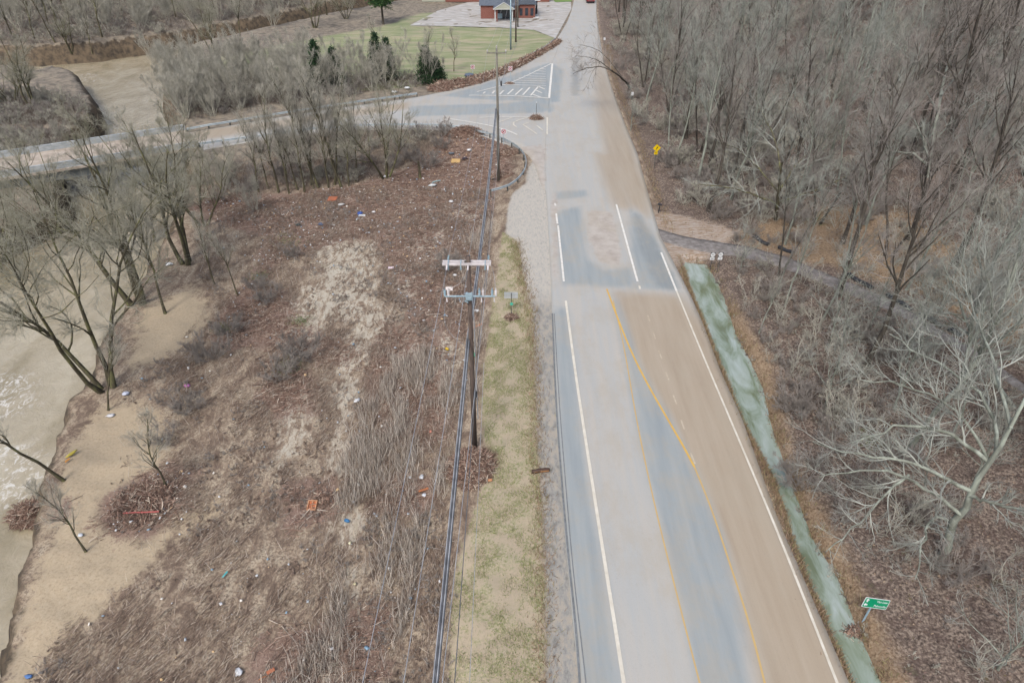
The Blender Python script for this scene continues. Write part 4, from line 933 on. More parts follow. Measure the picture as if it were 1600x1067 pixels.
# red pipe on the driftwood mat
a, b_ = hit(196, 808), hit(252, 806); o = MB().tube([(0, 0, .45), (b_ - a) * .5 + Vector((0, 0, .43)), (b_ - a) + Vector((0, 0, .45))], .055, 10).build('red_pipe', plain('red_plastic', (188,96,92)), loc=a); tag(o, 'long straight red pipe lying on the driftwood mat near the river', 'pipe')
# wooden crate
g = hit(489, 792); e = empty('crate', g + Vector((0, 0, .15)), rot=(R(22), R(-8), R(-8))); tag(e, 'broken orange wooden crate frame lying in the dead stalks', 'crate'); om = plain('orange_wood', (204,120,78)); wm = plain('pale_wood', (216,160,120))
for x, y, sx, sy in ((0, -.32, .66, .06), (0, .32, .66, .06), (-.3, 0, .06, .64), (.3, 0, .06, .64)): MB().box((x, y, .06), (sx, sy, .14)).build('frame_board', wm, e)
for y in (-.2, 0, .2): MB().box((0, y, .0), (.56, .15, .03)).build('slat', om, e)
MB().box((0, 0, .08), (.04, .58, .06)).build('divider', wm, e)
# old pale stump post near the big tree
g = hit(656, 279); e = empty('broken_trunk', g); tag(e, 'broken bare trunk standing right of the spreading tree', 'broken trunk'); MB().tube([(0, 0, -.2), (.05, 0, 1.2), (-.05, 0, 2.4)], [.22, .18, .14], 9).build('trunk', M['bark_moss'], e)

# ------------------------------------------------------------------ buildings at the top of the picture
def W(u, v, z=0.): q = G(u, v, z); return q[0], q[1]
def gable(mb, x0, x1, y0, y1, z0, zr, axis='x', ov=.4):
    if axis == 'x':
        ym = (y0 + y1) / 2; V = [(x0-ov, y0-ov, z0), (x1+ov, y0-ov, z0), (x1+ov, y1+ov, z0), (x0-ov, y1+ov, z0), (x0-ov, ym, zr), (x1+ov, ym, zr)]; F = [(0,1,5,4), (2,3,4,5), (0,4,3), (1,2,5), (3,2,1,0)]
    else:
        xm = (x0 + x1) / 2; V = [(x0-ov, y0-ov, z0), (x1+ov, y0-ov, z0), (x1+ov, y1+ov, z0), (x0-ov, y1+ov, z0), (xm, y0-ov, zr), (xm, y1+ov, zr)]; F = [(1,2,5,4), (3,0,4,5), (0,1,4), (2,3,5), (3,2,1,0)]
    mb.add(V, F); return mb
bx, by = W(800, 33)
e = empty('brick_building', (bx, by, 0)); tag(e, 'low red brick building with grey roofs and a gabled entrance porch', 'building')
MB().box((-5.6, 6.5, 1.6), (5.4, 7, 3.2)).build('wall', M['brick'], e); gable(MB(), -8.3, 1.5, 3, 10, 3.2, 5.0).build('roof', M['shingle'], e)
MB().box((-.6, 8.5, 1.6), (4.5, 8, 3.2)).build('wall', M['brick'], e); gable(MB(), -2.85, 1.65, 4.0, 12.5, 3.25, 5.1, 'y').build('roof', M['shingle'], e)
MB().box((3.9, 9.5, 1.6), (4.5, 11, 3.2)).build('wall', M['brick'], e); gable(MB(), 1.65, 6.15, 4, 15, 3.3, 5.2, 'y').build('roof', M['shingle'], e)
gable(MB(), -4.6, .4, -1.2, 4.5, 3.0, 4.55, 'y', .3).build('roof', M['shingle'], e)
MB().add([(-4.7, -1.53, 3.05), (.5, -1.53, 3.05), (-2.1, -1.53, 4.45)], [(0, 1, 2)]).build('pediment', M['pediment'], e)
for x0, x1, z0, z1 in ((-4.9, -2.1, 3.0, 4.6), (-2.1, .7, 4.6, 3.0)):
    MB().tube([(x0, -1.58, z0), (x1, -1.58, z1)], .09, 4).build('fascia', M['trimwhite'], e)
MB().box((-2.1, -1.58, 3.0), (5.4, .12, .14)).build('fascia', M['trimwhite'], e)
for x in (-4.4, -3.9, .1): MB().box((x, -1.0, 1.5), (.28, .28, 3.0)).build('porch_column', M['brick'] if x == -3.9 else M['trimwhite'], e)
MB().box((-1.9, 2.95, 1.3), (3.6, .12, 2.4)).build('door', M['glass'], e); MB().box((-3.3, 2.7, .7), (1.4, .5, 1.2)).build('porch_cabinet', M['steel'], e)
for y in (5.5, 7.5, 9.5, 11.5): MB().box((6.17, y, 1.6), (.08, 1.1, 1.6)).build('window', M['glass'], e)
for x in (2.4, 3.9, 5.3): MB().box((x, 3.97, 1.5), (.8, .1, 1.8)).build('window', M['glass'], e)
MB().box((6.4, 9.5, .08), (1.4, 12, .16)).build('walkway', M['trimwhite'], e)
b = MB().box((-1.7, 9, 5.4), (1.5, 1.5, 2.2), taper=.9); b.box((-1.7, 9, 6.9), (1.1, 1.1, .9)); b.tube([(-1.7, 9, 7.3), (-1.7, 9, 11)], [.75, .03], 8); b.build('steeple', plain('pale_aqua', (190,226,228)), e)
for x, y, z in ((-4.2, 6, 5.0), (-.9, 8, 5.1)): MB().tube([(x, y, z - .6), (x, y, z + .2)], .22, 8).build('roof_vent', M['trimwhite'], e)
x0, y0 = W(722, 4); e2 = empty('brick_building', (x0, y0, 0)); tag(e2, 'long brick building partly cut by the top edge behind the church-like porch', 'building')
MB().box((10.5, 5, 2.5), (31, 9, 5)).build('wall', M['brick'], e2); MB().box((-8.6, 5, 2.2), (7, 8, 4.4)).build('wall', M['pediment'], e2); gable(MB(), -12, 26, .5, 9.5, 5, 8).build('roof', M['shingle'], e2)
for x in np.arange(-2, 25, 3.4): f = MB().box((x, .46, 2.4), (1.2, .1, 1.6)).build('window', M['trimwhite'], e2); MB().box((0, 0, 0), (1.0, .06, 1.4)).build('pane', M['glass'], f, (x, .40, 2.4))
e3 = empty('pylon_sign', hit(838, 24)); tag(e3, 'white panel sign on thick black post beside the brick building', 'sign'); MB().box((0, 0, 1.9), (.5, .5, 3.8)).build('post', M['black'], e3); put(plate(2.0, 1.6, .08, t=.25).build('sign_panel', WH, e3), (0, -.3, 4.4))
# emergency truck
g = hit(923, 7); e = empty('truck', g); tag(e, 'red emergency vehicle seen from behind with red lights glowing at the top of the road', 'truck'); rd = plain('fire_red', (172,66,64))
MB().box((0, 3.2, 1.75), (2.3, 5.6, 2.1)).build('body', rd, e); MB().box((0, 7.2, 1.5), (2.2, 2.0, 1.8), taper=.92).build('cab', rd, e); MB().box((0, .37, 1.6), (1.5, .06, 1.4)).build('rear_door', plain('grey_shutter', (150,120,124)), e); MB().box((0, .25, .55), (2.3, .3, .25)).build('bumper', M['black'], e)
for x in (-1.0, 1.0):
    for y in (1.6, 7.0): MB().tube([(x - .15, y, .45), (x + .15, y, .45)], .46, 14).build('wheel', M['black'], e)
lm = bpy.data.materials.new('red_lamp'); lm.use_nodes = True; lb = lm.node_tree.nodes['Principled BSDF']; lb.inputs['Base Color'].default_value = (.8, .05, .04, 1); lb.inputs['Emission Color'].default_value = (1, .25, .2, 1); lb.inputs['Emission Strength'].default_value = 2.5
for x in (-.95, .95): MB().box((x, .33, 2.55), (.35, .1, .28)).build('warning_light', lm, e)
MB().box((0, .6, 2.9), (1.5, .35, .2)).build('light_bar', lm, e)

# ------------------------------------------------------------------ trees
def level(rng, P, Rr, L, n, t0, t1, ang, fac, K, up, wander, rfac=.62, tip=.35, minr=.004, lf=.55):
    """n children on every parent polyline"""
    N, Kp, _ = P.shape; pid = np.repeat(np.arange(N), n); m = len(pid); t = t0 + (t1 - t0) * rng.random(m)
    f = t * (Kp - 1); i0 = np.minimum(f.astype(int), Kp - 2); w = (f - i0)[:, None]
    pos = P[pid, i0] * (1 - w) + P[pid, i0 + 1] * w; T = norm(P[pid, i0 + 1] - P[pid, i0]); r = Rr[pid, i0] * (1 - w[:, 0]) + Rr[pid, i0 + 1] * w[:, 0]
    q = norm(np.cross(T, rng.normal(size=(m, 3)))); a = R(1) * (ang[0] + (ang[1] - ang[0]) * rng.random(m))[:, None]
    D = norm(T * np.cos(a) + q * np.sin(a) + [0, 0, up]); ln = L[pid] * fac * (1 - lf * t) * (.65 + .7 * rng.random(m))
    pts = [pos]; d = D
    for k in range(K - 1):
        d = norm(d + rng.normal(size=(m, 3)) * wander + [0, 0, up * .35]); pts.append(pts[-1] + d * (ln / (K - 1))[:, None])
    r0 = np.maximum(r * rfac, minr); tp = np.linspace(1, tip, K)[None]
    return np.stack(pts, 1), np.maximum(r0[:, None] * tp, minr * .8), ln
def make_tree(seed, H, r0, stems=1, lean=.05, spread=1., limbs=11, t0=.3, br=6, tw=6, tl=4, limb_ang=(35, 65), up=.22, twr=.007, wander=.13, limb_fac=.42, curve=0.):
    rng = np.random.default_rng(seed); K = 9
    ph = rng.random(stems) * .8 + np.arange(stems) * 2 * np.pi / stems; ll = lean * (.6 + .8 * rng.random(stems)); h = H * (.8 + .25 * rng.random(stems)) if stems > 1 else np.array([H])
    d = norm(np.stack([np.cos(ph) * ll, np.sin(ph) * ll, np.ones(stems)], 1)); pts = [np.c_[np.cos(ph) * r0 * (stems > 1), np.sin(ph) * r0 * (stems > 1), np.full(stems, -.5)]]
    for k in range(K - 1): d = norm(d + rng.normal(size=(stems, 3)) * wander * .6 + np.stack([np.cos(ph) * curve, np.sin(ph) * curve, 0 * ph], 1)); pts.append(pts[-1] + d * (h / (K - 1))[:, None])
    P0 = np.stack(pts, 1); R0 = (r0 / math.sqrt(stems) * 1.15) * np.linspace(1, .12, K)[None].repeat(stems, 0) * (1 + 0. * rng.random((stems, 1))); R0[:, 0] *= 1.35
    P1, R1, L1 = level(rng, P0, R0, h, limbs, t0, .97, limb_ang, limb_fac * spread, 7, up, wander, .6, .25, .02)
    P2, R2, L2 = level(rng, P1, R1, L1, br, .2, 1., (25, 60), .55, 5, up * .6, wander * 1.2, .6, .3, .011)
    P3, R3, L3 = level(rng, P2, R2, L2, tw, .1, 1., (20, 55), .62, 4, up * .5, wander * 1.3, .6, .5, twr, lf=.35)
    P4, R4, L4 = level(rng, P3, R3, L3, tl, .05, .95, (18, 50), .72, 3, up * .5, wander, .7, .6, twr * .75, lf=.25)
    return cat([tubes(P0, R0, 8), tubes(P1, R1, 5)]), cat([tubes(P2, R2, 4), tubes(P3, R3, 3), tubes(P4, R4, 3)])
PROTO = {}
def proto(key, bark, twig, **k):
    (V0, F0), (V1, F1) = make_tree(**k)
    PROTO[key] = (mesh_np('trunk', V0, F0, M[bark], True), mesh_np('crown', V1, F1, M[twig], True), k['H'])
proto('bank1', 'bark_moss', 'twig_moss', seed=1, H=16, r0=0.3, stems=4, lean=.3, limbs=9, t0=.22, br=7, tw=7, tl=4, limb_ang=(30, 65), up=.15, wander=.17, limb_fac=0.5, twr=0.009, curve=.02)
proto('bank2', 'bark_moss', 'twig_moss', seed=2, H=19, r0=0.4, stems=3, lean=.25, limbs=12, t0=.3, br=7, tw=7, tl=3, up=.2, wander=.15, limb_fac=.36, twr=0.009)
proto('bank3', 'bark_moss', 'twig_moss', seed=3, H=13.5, r0=0.3, stems=5, lean=.6, limbs=9, t0=.25, br=6, tw=6, tl=4, up=.25, wander=.12, limb_fac=0.46, twr=0.01)
proto('slim1', 'bark_moss', 'twig_grey', seed=4, H=15, r0=0.14, limbs=18, t0=.3, br=6, tw=6, tl=3, limb_ang=(25, 50), up=0.45, limb_fac=0.32, twr=0.008)
proto('slim2', 'bark_moss', 'twig_grey', seed=5, H=14, r0=0.13, limbs=17, t0=.28, br=6, tw=6, tl=3, limb_ang=(25, 50), up=0.45, limb_fac=0.33, twr=0.008, wander=.16)
proto('thick1', 'twig_grey', 'twig_grey', seed=6, H=8.2, r0=0.11, stems=5, lean=.4, limbs=10, t0=.12, br=5, tw=5, tl=3, limb_ang=(20, 50), up=0.55, limb_fac=0.42, twr=0.011)
proto('thick2', 'twig_grey', 'twig_grey', seed=7, H=7.4, r0=0.1, stems=6, lean=.5, limbs=9, t0=.1, br=5, tw=5, tl=3, limb_ang=(20, 50), up=0.55, limb_fac=0.42, twr=0.011)
proto('wood1', 'bark_dark', 'twig_brown', seed=8, H=21, r0=0.22, limbs=16, t0=0.36, br=6, tw=5, tl=3, up=0.35, limb_fac=0.33, twr=0.009, limb_ang=(25, 50))
proto('wood2', 'bark_pale', 'twig_pale', seed=9, H=20, r0=0.16, limbs=15, t0=0.34, br=6, tw=5, tl=3, up=0.3, limb_fac=0.36, twr=0.008, wander=.18, limb_ang=(25, 55))
proto('wood3', 'bark_dark', 'twig_pale', seed=10, H=18, r0=0.16, stems=2, lean=.16, limbs=12, t0=0.34, br=6, tw=5, tl=3, up=0.32, limb_fac=0.37, twr=0.008, limb_ang=(25, 50))
proto('wood4', 'bark_pale', 'twig_brown', seed=11, H=14, r0=.1, limbs=18, t0=0.35, br=5, tw=5, tl=3, up=0.35, limb_fac=0.34, twr=0.006)
proto('wood5', 'bark_pale', 'twig_pale', seed=12, H=9, r0=.075, limbs=16, t0=.15, br=5, tw=4, tl=3, limb_ang=(30, 70), up=.12, limb_fac=.42, twr=0.006, wander=.18)
proto('spread', 'bark_pale', 'twig_pale', seed=13, H=13, r0=.3, stems=3, lean=.6, limbs=11, t0=.3, br=8, tw=7, tl=3, limb_ang=(35, 75), up=.0, limb_fac=0.62, twr=0.009, wander=.15)
proto('shrub', 'twig_brown', 'twig_brown', seed=14, H=2.8, r0=.06, stems=8, lean=.7, limbs=7, t0=.1, br=5, tw=5, tl=4, limb_ang=(20, 55), up=.25, limb_fac=.45, twr=.007)
# dense twiggy growth nobody could count: instanced over points as one object of kind stuff
def bush_mesh(seed, H, n, lean, twr, mat):
    V, F = cat(list(make_tree(seed, H, H * .014, stems=n, lean=lean, limbs=6, t0=.08, br=4, tw=4, tl=2, limb_ang=(20, 60), up=.2, twr=twr, wander=.2, limb_fac=.45)))
    return mesh_np('bush', V, F, M[mat])
BUSHES = {k: bush_mesh(*a) for k, a in {'low1': (31, 1.1, 8, 1.1, .005, 'twig_brown'), 'low2': (32, .9, 10, 1.4, .006, 'twig_grey'), 'up1': (33, 2.2, 5, .5, .006, 'twig_brown'), 'up2': (34, 3.0, 3, .35, .006, 'twig_grey'), 'far1': (35, 3.0, 6, .45, .014, 'twig_grey'), 'far2': (36, 2.6, 5, .5, .014, 'twig_brown'), 'dark1': (37, .8, 11, 1.5, .008, 'brush_twig'), 'dark2': (38, 1.0, 9, 1.2, .008, 'brush_twig')}.items()}
def scatter_bushes(name, q, keys, smin, smax, label, rng):
    n = len(q); me = bpy.data.meshes.new(name); me.vertices.add(n); me.vertices.foreach_set('co', np.c_[q, on_ground(q) - .05].astype(np.float32).ravel())
    a = me.attributes.new('turn', 'FLOAT_VECTOR', 'POINT'); a.data.foreach_set('vector', np.c_[rng.normal(size=n) * .12, rng.normal(size=n) * .12, rng.random(n) * 6.283].astype(np.float32).ravel())
    a = me.attributes.new('size', 'FLOAT', 'POINT'); a.data.foreach_set('value', (smin + (smax - smin) * rng.random(n)).astype(np.float32))
    a = me.attributes.new('pick', 'INT', 'POINT'); a.data.foreach_set('value', rng.integers(0, len(keys), n).astype(np.int32))
    o = link(name, me); ng = bpy.data.node_groups.new(name, 'GeometryNodeTree')
    ng.interface.new_socket('Geometry', in_out='INPUT', socket_type='NodeSocketGeometry'); ng.interface.new_socket('Geometry', in_out='OUTPUT', socket_type='NodeSocketGeometry')
    N, L = ng.nodes, ng.links; gi, go = N.new('NodeGroupInput'), N.new('NodeGroupOutput'); jn = N.new('GeometryNodeJoinGeometry')
    for k in keys:
        po = bpy.data.objects.get('bush_' + k) or bpy.data.objects.new('bush_' + k, BUSHES[k]); oi = N.new('GeometryNodeObjectInfo'); oi.inputs['Object'].default_value = po; oi.inputs['As Instance'].default_value = True; L.new(oi.outputs['Geometry'], jn.inputs[0])
    ip = N.new('GeometryNodeInstanceOnPoints'); ip.inputs['Pick Instance'].default_value = True
    def at(nm, ty): x = N.new('GeometryNodeInputNamedAttribute'); x.data_type = ty; x.inputs['Name'].default_value = nm; return x.outputs[0]
    L.new(gi.outputs[0], ip.inputs['Points']); L.new(jn.outputs[0], ip.inputs['Instance']); L.new(at('pick', 'INT'), ip.inputs['Instance Index'])
    er = N.new('FunctionNodeEulerToRotation'); L.new(at('turn', 'FLOAT_VECTOR'), er.inputs[0]); L.new(er.outputs[0], ip.inputs['Rotation']); L.new(at('size', 'FLOAT'), ip.inputs['Scale']); L.new(ip.outputs[0], go.inputs[0])
    md = o.modifiers.new('scatter', 'NODES'); md.node_group = ng; return tag(o, label, name.replace('_', ' '), kind='stuff')
def ordw(i):
    if i < 20: return ORD[i]
    n = i + 1; return f"{n}{'th' if 10 <= n % 100 <= 20 else {1: 'st', 2: 'nd', 3: 'rd'}.get(n % 10, 'th')} nearest"
TREES = []
def plant(key, g, s=1., rz=0., name='bare_tree', label=None, grp=None, rx=0., ry=0., cat='tree'):
    a, b, H = PROTO[key]; e = empty(name, g, rot=(rx, ry, rz)); e.scale = (s, s, s)
    o = link('trunk', a, e); o = link('crown', b, e); tag(e, label, cat, grp); TREES.append((e, key)); return e
# the trees along the river bank
for (u, v, k, s, rz, rx, ry, lab) in (
 (168,606,'bank1',1.2,1.1,0,0,'large mossy spreading tree leaning over the river above the sand bank'),
 (215,474,'bank2',1.12,1.2,0,-.05,'tall mossy forked tree at the bend of the bank beside white water'),
 (292,412,'bank2',.95,3.0,0,.03,'mossy forked tree right of the tall tree at the bend'),
 (258,490,'slim2',.95,.5,0,0,'slim mossy tree standing on the sand between the large bank trees'),
 (262,330,'bank3',1.15,2.0,0,0,'mossy many-stemmed tree standing before the bridge end'),
 (82,368,'bank3',1.0,.8,0,-.1,'mossy tree on the far river bank under the bridge'),
 (6,440,'bank1',.75,2.2,0,0,'mossy spreading tree cut by the left edge below the bridge'),
 (98,752,'slim1',.8,1.0,.1,-.5,'thin mossy tree leaning hard over the river rapids'),
 (134,862,'slim2',.5,.5,0,-.1,'thin bare sapling standing alone on the lower sand'),
 (262,762,'slim2',.55,2.5,0,-.12,'thin sapling rising from the driftwood mat'),
 (170,640,'slim1',.5,4.,0,-.45,'thin sapling leaning over the water beside the large bank tree'),
 (602,278,'bank3',.98,.2,0,0,'broad fan-shaped many-stemmed tree at the edge of the driftwood field'),
 (238,402,'bank2',.8,4.4,0,.04,'upright mossy tree behind the tall tree at the bend'), (318,352,'bank3',.85,5.1,0,0,'fine-branched tree between the bend and the driftwood'), (335,445,'slim2',.6,1.,0,0,'thin grey sapling on the silt right of the bank trees'), (372,462,'slim1',.5,2.,0,.05,'thin leaning sapling left of the driftwood mat'),
 (400,330,'thick2',.6,0,0,0,'small bushy tree at the left end of the driftwood'),
 (350,300,'thick1',.8,0,0,0,'bushy grey tree between bridge end and driftwood')):
    plant(k, hit(u, v), s, rz, 'bank_tree', lab, None, rx, ry)
row = [(436,301,1.0),(452,303,.8),(466,297,.7),(476,300,.9),(491,296,.75),(499,294,1.05),(513,293,.9),(522,289,.95),(535,293,1.1),(420,296,.7),(545,291,.8),(404,300,.7),(555,284,.75),(485,290,.85),(449,290,.6),(528,284,.7)]
for i, (u, v, s) in enumerate(sorted(row)):
    plant('slim1' if i % 2 else 'slim2', hit(u, v), s, i * 1.7, 'slim_tree', 'slim bare tree, ' + ORD[i].replace(' nearest', '').replace('nearest', 'first') + ' from the left in the row before the bridge road', 'slim trees before the bridge road', 0, RNG.normal() * .04)
for (u, v, k, s, lab) in ((492,44,'bank1',.85,'dark spreading riverside tree left of the pine at the top'), (541,30,'bank3',.7,'dark many-stemmed tree between the spreading tree and the pine'), (333,84,'bank1',.8,'leaning riverside tree beyond the bridge below the far river'),
    (375,72,'slim1',.9,'tall slim tree standing right of the leaning riverside tree'), (112,82,'bank2',.62,'forked dark tree on the far bank at the top left'), (145,86,'slim2',.7,'slim tree right of the forked tree on the far bank'),
    (52,172,'bank2',.75,'dark forked tree on the left peninsula beyond the bridge'), (20,165,'bank3',.75,'many-stemmed tree on the left peninsula beyond the bridge'), (665,118,'slim1',.62,'slender bare tree rising behind the dark green cedar'), (709,112,'slim2',.6,'slender bare tree alone in the meadow right of the cedar'),
    (582,72,'slim2',.5,'faint slender tree at the meadow edge left of the cedar'), (690,116,'thick2',.45,'small grey shrub between cedar and driftwood bank')):
    plant(k, hit(u, v), s, u * .3, 'riverside_tree', lab)
rt = np.random.default_rng(5)
THICK = GL([(200,130),(262,112),(310,124),(420,118),(560,126),(650,126),(690,134),(560,150),(470,164),(400,172),(330,186),(290,192),(262,150)], -1)
q = scatter(THICK, 400, rt); kept = []
for p in q:
    if all((p[0] - a[0]) ** 2 + (p[1] - a[1]) ** 2 > 17 for a in kept) and sdf(RIVER, np.array([p[0]]), np.array([p[1]]))[0] > .8 and len(kept) < 46: kept.append(p)
lm_thick = {'the white bag in the thicket': G(616,146), 'the dark green cedar': G(668,130), 'the far end of the bridge': G(290,203), 'the river bend beyond the bridge': G(262,120), 'the middle of the far guardrail': G(475,175)}
def labelled(points, marks):
    out = {}; groups = {}
    for i, p in enumerate(points):
        m = min(marks, key=lambda k: (marks[k][0] - p[0]) ** 2 + (marks[k][1] - p[1]) ** 2); groups.setdefault(m, []).append((math.hypot(marks[m][0] - p[0], marks[m][1] - p[1]), i))
    for m, l in groups.items():
        for r, (_, i) in enumerate(sorted(l)): out[i] = (ordw(r), m)
    return out
lb_ = labelled(kept, lm_thick)
for i, p in enumerate(kept):
    plant('thick1' if i % 2 else 'thick2', Vector((p[0], p[1], gz(*p))), .8 + .45 * rt.random(), rt.random() * 6, 'thicket_tree', f'dense grey thicket tree, {lb_[i][0]} {lb_[i][1]}', 'grey trees beyond the bridge road')
FARL = GL([(-60,-12),(420,-14),(560,-14),(640,0),(540,14),(440,36),(330,60),(250,74),(180,84),(60,96),(-60,98)], 0)
q = scatter(FARL, 900, rt); kept = []
for p in q:
    if all((p[0] - a[0]) ** 2 + (p[1] - a[1]) ** 2 > 38 for a in kept) and sdf(RIVER, np.array([p[0]]), np.array([p[1]]))[0] > 2 and len(kept) < 95: kept.append(p)
lmk = {'the top left corner': G(0,0), 'the far forked tree': G(112,82), 'the leaning riverside tree': G(333,60), 'the dark spreading tree': G(492,20), 'the far river reach': G(400,30), 'the far left bank': G(210,40)}
lb_ = labelled(kept, lmk)
for i, p in enumerate(kept):
    plant(['thick1', 'slim1', 'thick2', 'slim2'][i % 4], Vector((p[0], p[1], gz(*p))), 1.0 + .4 * rt.random(), rt.random() * 6, 'far_tree', f'grey bare tree beyond the river, {lb_[i][0]} {lb_[i][1]}', 'bare trees beyond the river')
PEN = GL([(-40,150),(60,150),(130,165),(140,200),(90,235),(-40,250)], -1); kept = []
for p in scatter(PEN, 60, rt):
    if all((p[0] - a[0]) ** 2 + (p[1] - a[1]) ** 2 > 30 for a in kept) and len(kept) < 7: kept.append(p)
for i, p in enumerate(sorted(kept, key=lambda p: p[0])):
    plant('thick2', Vector((p[0], p[1], gz(*p))), .5, i, 'thicket_tree', 'low grey bush, ' + ORD[i].replace(' nearest', '').replace('nearest', 'first') + ' from the left on the peninsula beyond the bridge', 'bushes on the peninsula')

# evergreens
def evergreen(H, rad, seed, mat, t0=.05, shape='cone', nb=260, leaf=.28, per=14):
    rng = np.random.default_rng(seed); t = t0 + (1 - t0) * rng.random(nb); z = t * H
    rr = rad * ((1 - t) ** .8 + .06) if shape == 'cone' else rad * np.sqrt(np.clip(1 - ((t - .68) / .36) ** 2, .05, 1)) * (.5 + .5 * rng.random(nb))
    ph = rng.random(nb) * 2 * np.pi; D = np.stack([np.cos(ph), np.sin(ph), .15 * rng.normal(size=nb)], 1); A = np.stack([0 * z, 0 * z, z], 1); B = A + D * rr[:, None]
    w = rng.random((nb, per)) ** .5; c = A[:, None] * (1 - w[..., None]) + B[:, None] * w[..., None] + rng.normal(size=(nb, per, 3)) * leaf * .7; c = c.reshape(-1, 3)
    d = norm(rng.normal(size=c.shape) + np.repeat(D, per, 0)); s = norm(np.cross(d, rng.normal(size=c.shape))) * leaf * .22
    V = np.stack([c - s, c + s, c + d * leaf + s * .3, c + d * leaf - s * .3], 1).reshape(-1, 3); F = np.arange(len(V)).reshape(-1, 4)
    P = np.stack([A, (A + B) / 2, B], 1); bV = tubes(P, np.stack([rr * 0 + .04, rr * 0 + .025, rr * 0 + .01], 1), 3); tr = tubes(np.array([[[0, 0, -.3], [0, 0, H * .5], [0, 0, H * .97]]]), np.array([[.03 * H, .02 * H, .02]]), 8)
    return mesh_np('trunk', *cat([tr, bV]), M['bark_dark'], True), mesh_np('foliage', V, F, mat)
for (u, v, H, rad, shp, mk, nm, lab, kw) in (
 (668,131,6.5,2.5,'cone','needles','cedar_tree','dark green conical cedar at the meadow corner of the thicket',{'nb':420}), (682,128,4.2,2.0,'cone','needles','cedar_tree','lower dark green cedar right of the conical cedar',{'nb':300}),
 (599,39,11,4.2,'round','needles_pine','pine_tree','tall green pine with bare lower trunk at the top of the meadow',{'nb':300,'t0':.42,'leaf':.5,'per':20}),
 (500,140,8.5,2.4,'cone','needles','cedar_tree','leftmost dark cedar half hidden in the grey thicket',{'nb':300}), (527,142,7.5,2.2,'cone','needles','cedar_tree','dark cedar just right of the leftmost cedar in the thicket',{'nb':300}),
 (592,126,8.5,2.6,'cone','needles','cedar_tree','middle dark cedar standing in the grey thicket',{'nb':320}), (608,125,7.5,2.2,'cone','needles','cedar_tree','cedar touching the middle cedar on its right in the thicket',{'nb':280})):
    a, b = evergreen(H, rad, u, M[mk], shape=shp, **kw); e = empty(nm, hit(u, v)); link('trunk', a, e); link('foliage', b, e); tag(e, lab, 'tree')

# the wood on the right
named = [(1311,462,'wood1',1.0,.0,'thick dark trunk tree beside the gravel lane with ivy-dark bark'), (1347,585,'wood1',.95,2.,'dark tree standing on the near side of the lane under the thick dark trunk'),
 (1163,240,'wood3',1.05,1.,'dark twin-trunk tree beyond the yellow sign'), (1092,238,'wood3',1.05,3.,'twin-stem tree straight right of the yellow sign'), (1155,425,'wood5',.6,0.,'brown stump-like snag tree beside the route markers'),
 (1485,300,'wood1',1.1,2.2,'dark leaning tree right of the tall pale tree'), (1290,640,'wood5',1.0,1.3,'pale thin sapling between ditch and lane'),
 (1185,520,'wood4',.6,.3,'thin pale sapling above the widest part of the ditch'), (1225,480,'wood4',.8,.9,'slim sapling on the near side of the lane left of the dark trunk'), 
 (1600,640,'spread',.95,4.,'pale spreading tree at the right edge below the lane'), (1400,640,'wood5',1.15,2.,'pale curved sapling in the brush below the lane'),
 (985,205,'wood5',.8,.5,'small bare tree at the road edge above the yellow sign')]
pts = []; recs = []
for (u, v, k, s, rz, lab) in named:
    g = hit(u, v); pts.append((g.x, g.y)); plant(k, g, s, rz, 'woodland_tree', lab, None, 0, -.12 if 'leaning out' in lab else 0.)
pts += [tuple(hit(u, v)[:2]) for u, v in ((1465,875),(1430,820),(1380,800),(1500,820),(1212,346),(1180,330),(1446,330),(1420,310))]
tries = 0; wood = []
rw = np.random.default_rng(21)
while len(wood) < 235 and tries < 9000:
    tries += 1
    if rw.random() < .45: u, v = 940 + 680 * rw.random(), -8 + 260 * rw.random() ** 1.3
    else: u, v = 1000 + 640 * rw.random(), 180 + 900 * rw.random()
    if v > 380 and u < 1190 + (v - 400) * .42: continue
    d = ray(u, v); t = np.geomspace(20, 420, 120); z = CAM_H + d[2] * t; h = height(d[0] * t, d[1] * t, False); kk = np.where(z <= h)[0]
    if len(kk) == 0: continue
    x, y = d[0] * t[kk[0]], d[1] * t[kk[0]]
    dr = x - float(xr(y))
    if dr < (4.5 if y > 75 else 7.5): continue
    md = 2.8 + .016 * y if y > 60 else 3.4
    if any((x - a) ** 2 + (y - b) ** 2 < md * md for a, b in pts): continue
    ly = np.interp(x, LANE[:, 0], LANE[:, 1])
    if x > 12 and 0 < ly - y < 8 and rw.random() < .8: continue
    if sdf(LANE_POLY, np.array([x]), np.array([y]))[0] < .8 or sdf(WASH, np.array([x]), np.array([y]))[0] < 1: continue
    if v > 700 and rw.random() < .6: continue
    if 430 < v < 700 and rw.random() < .15: continue
    pts.append((x, y)); wood.append((x, y))
lmw = {'the yellow diamond sign': hit(1022,262), 'the black mailbox': hit(1060,330), 'the route markers': hit(1180,440), 'the leaning green sign': hit(1420,900), 'the thick dark lane trunk': hit(1311,462), 'the tall pale tree': hit(1445,330),
       'the top right corner': hit(1590,20), 'the far truck': hit(960,20), 'the upper end of the lane': hit(1590,600), 'the dark twin-trunk tree': hit(1163,240), 'the top edge of the wood': hit(1250,30), 'the hatched traffic island': hit(1000,140)}
lbw = labelled(wood, lmw)
adj = {'wood1': 'dark-barked bare tree', 'wood2': 'pale-branched bare tree', 'wood3': 'double-stemmed bare tree', 'wood4': 'slim pale bare tree', 'wood5': 'thin pale sapling'}
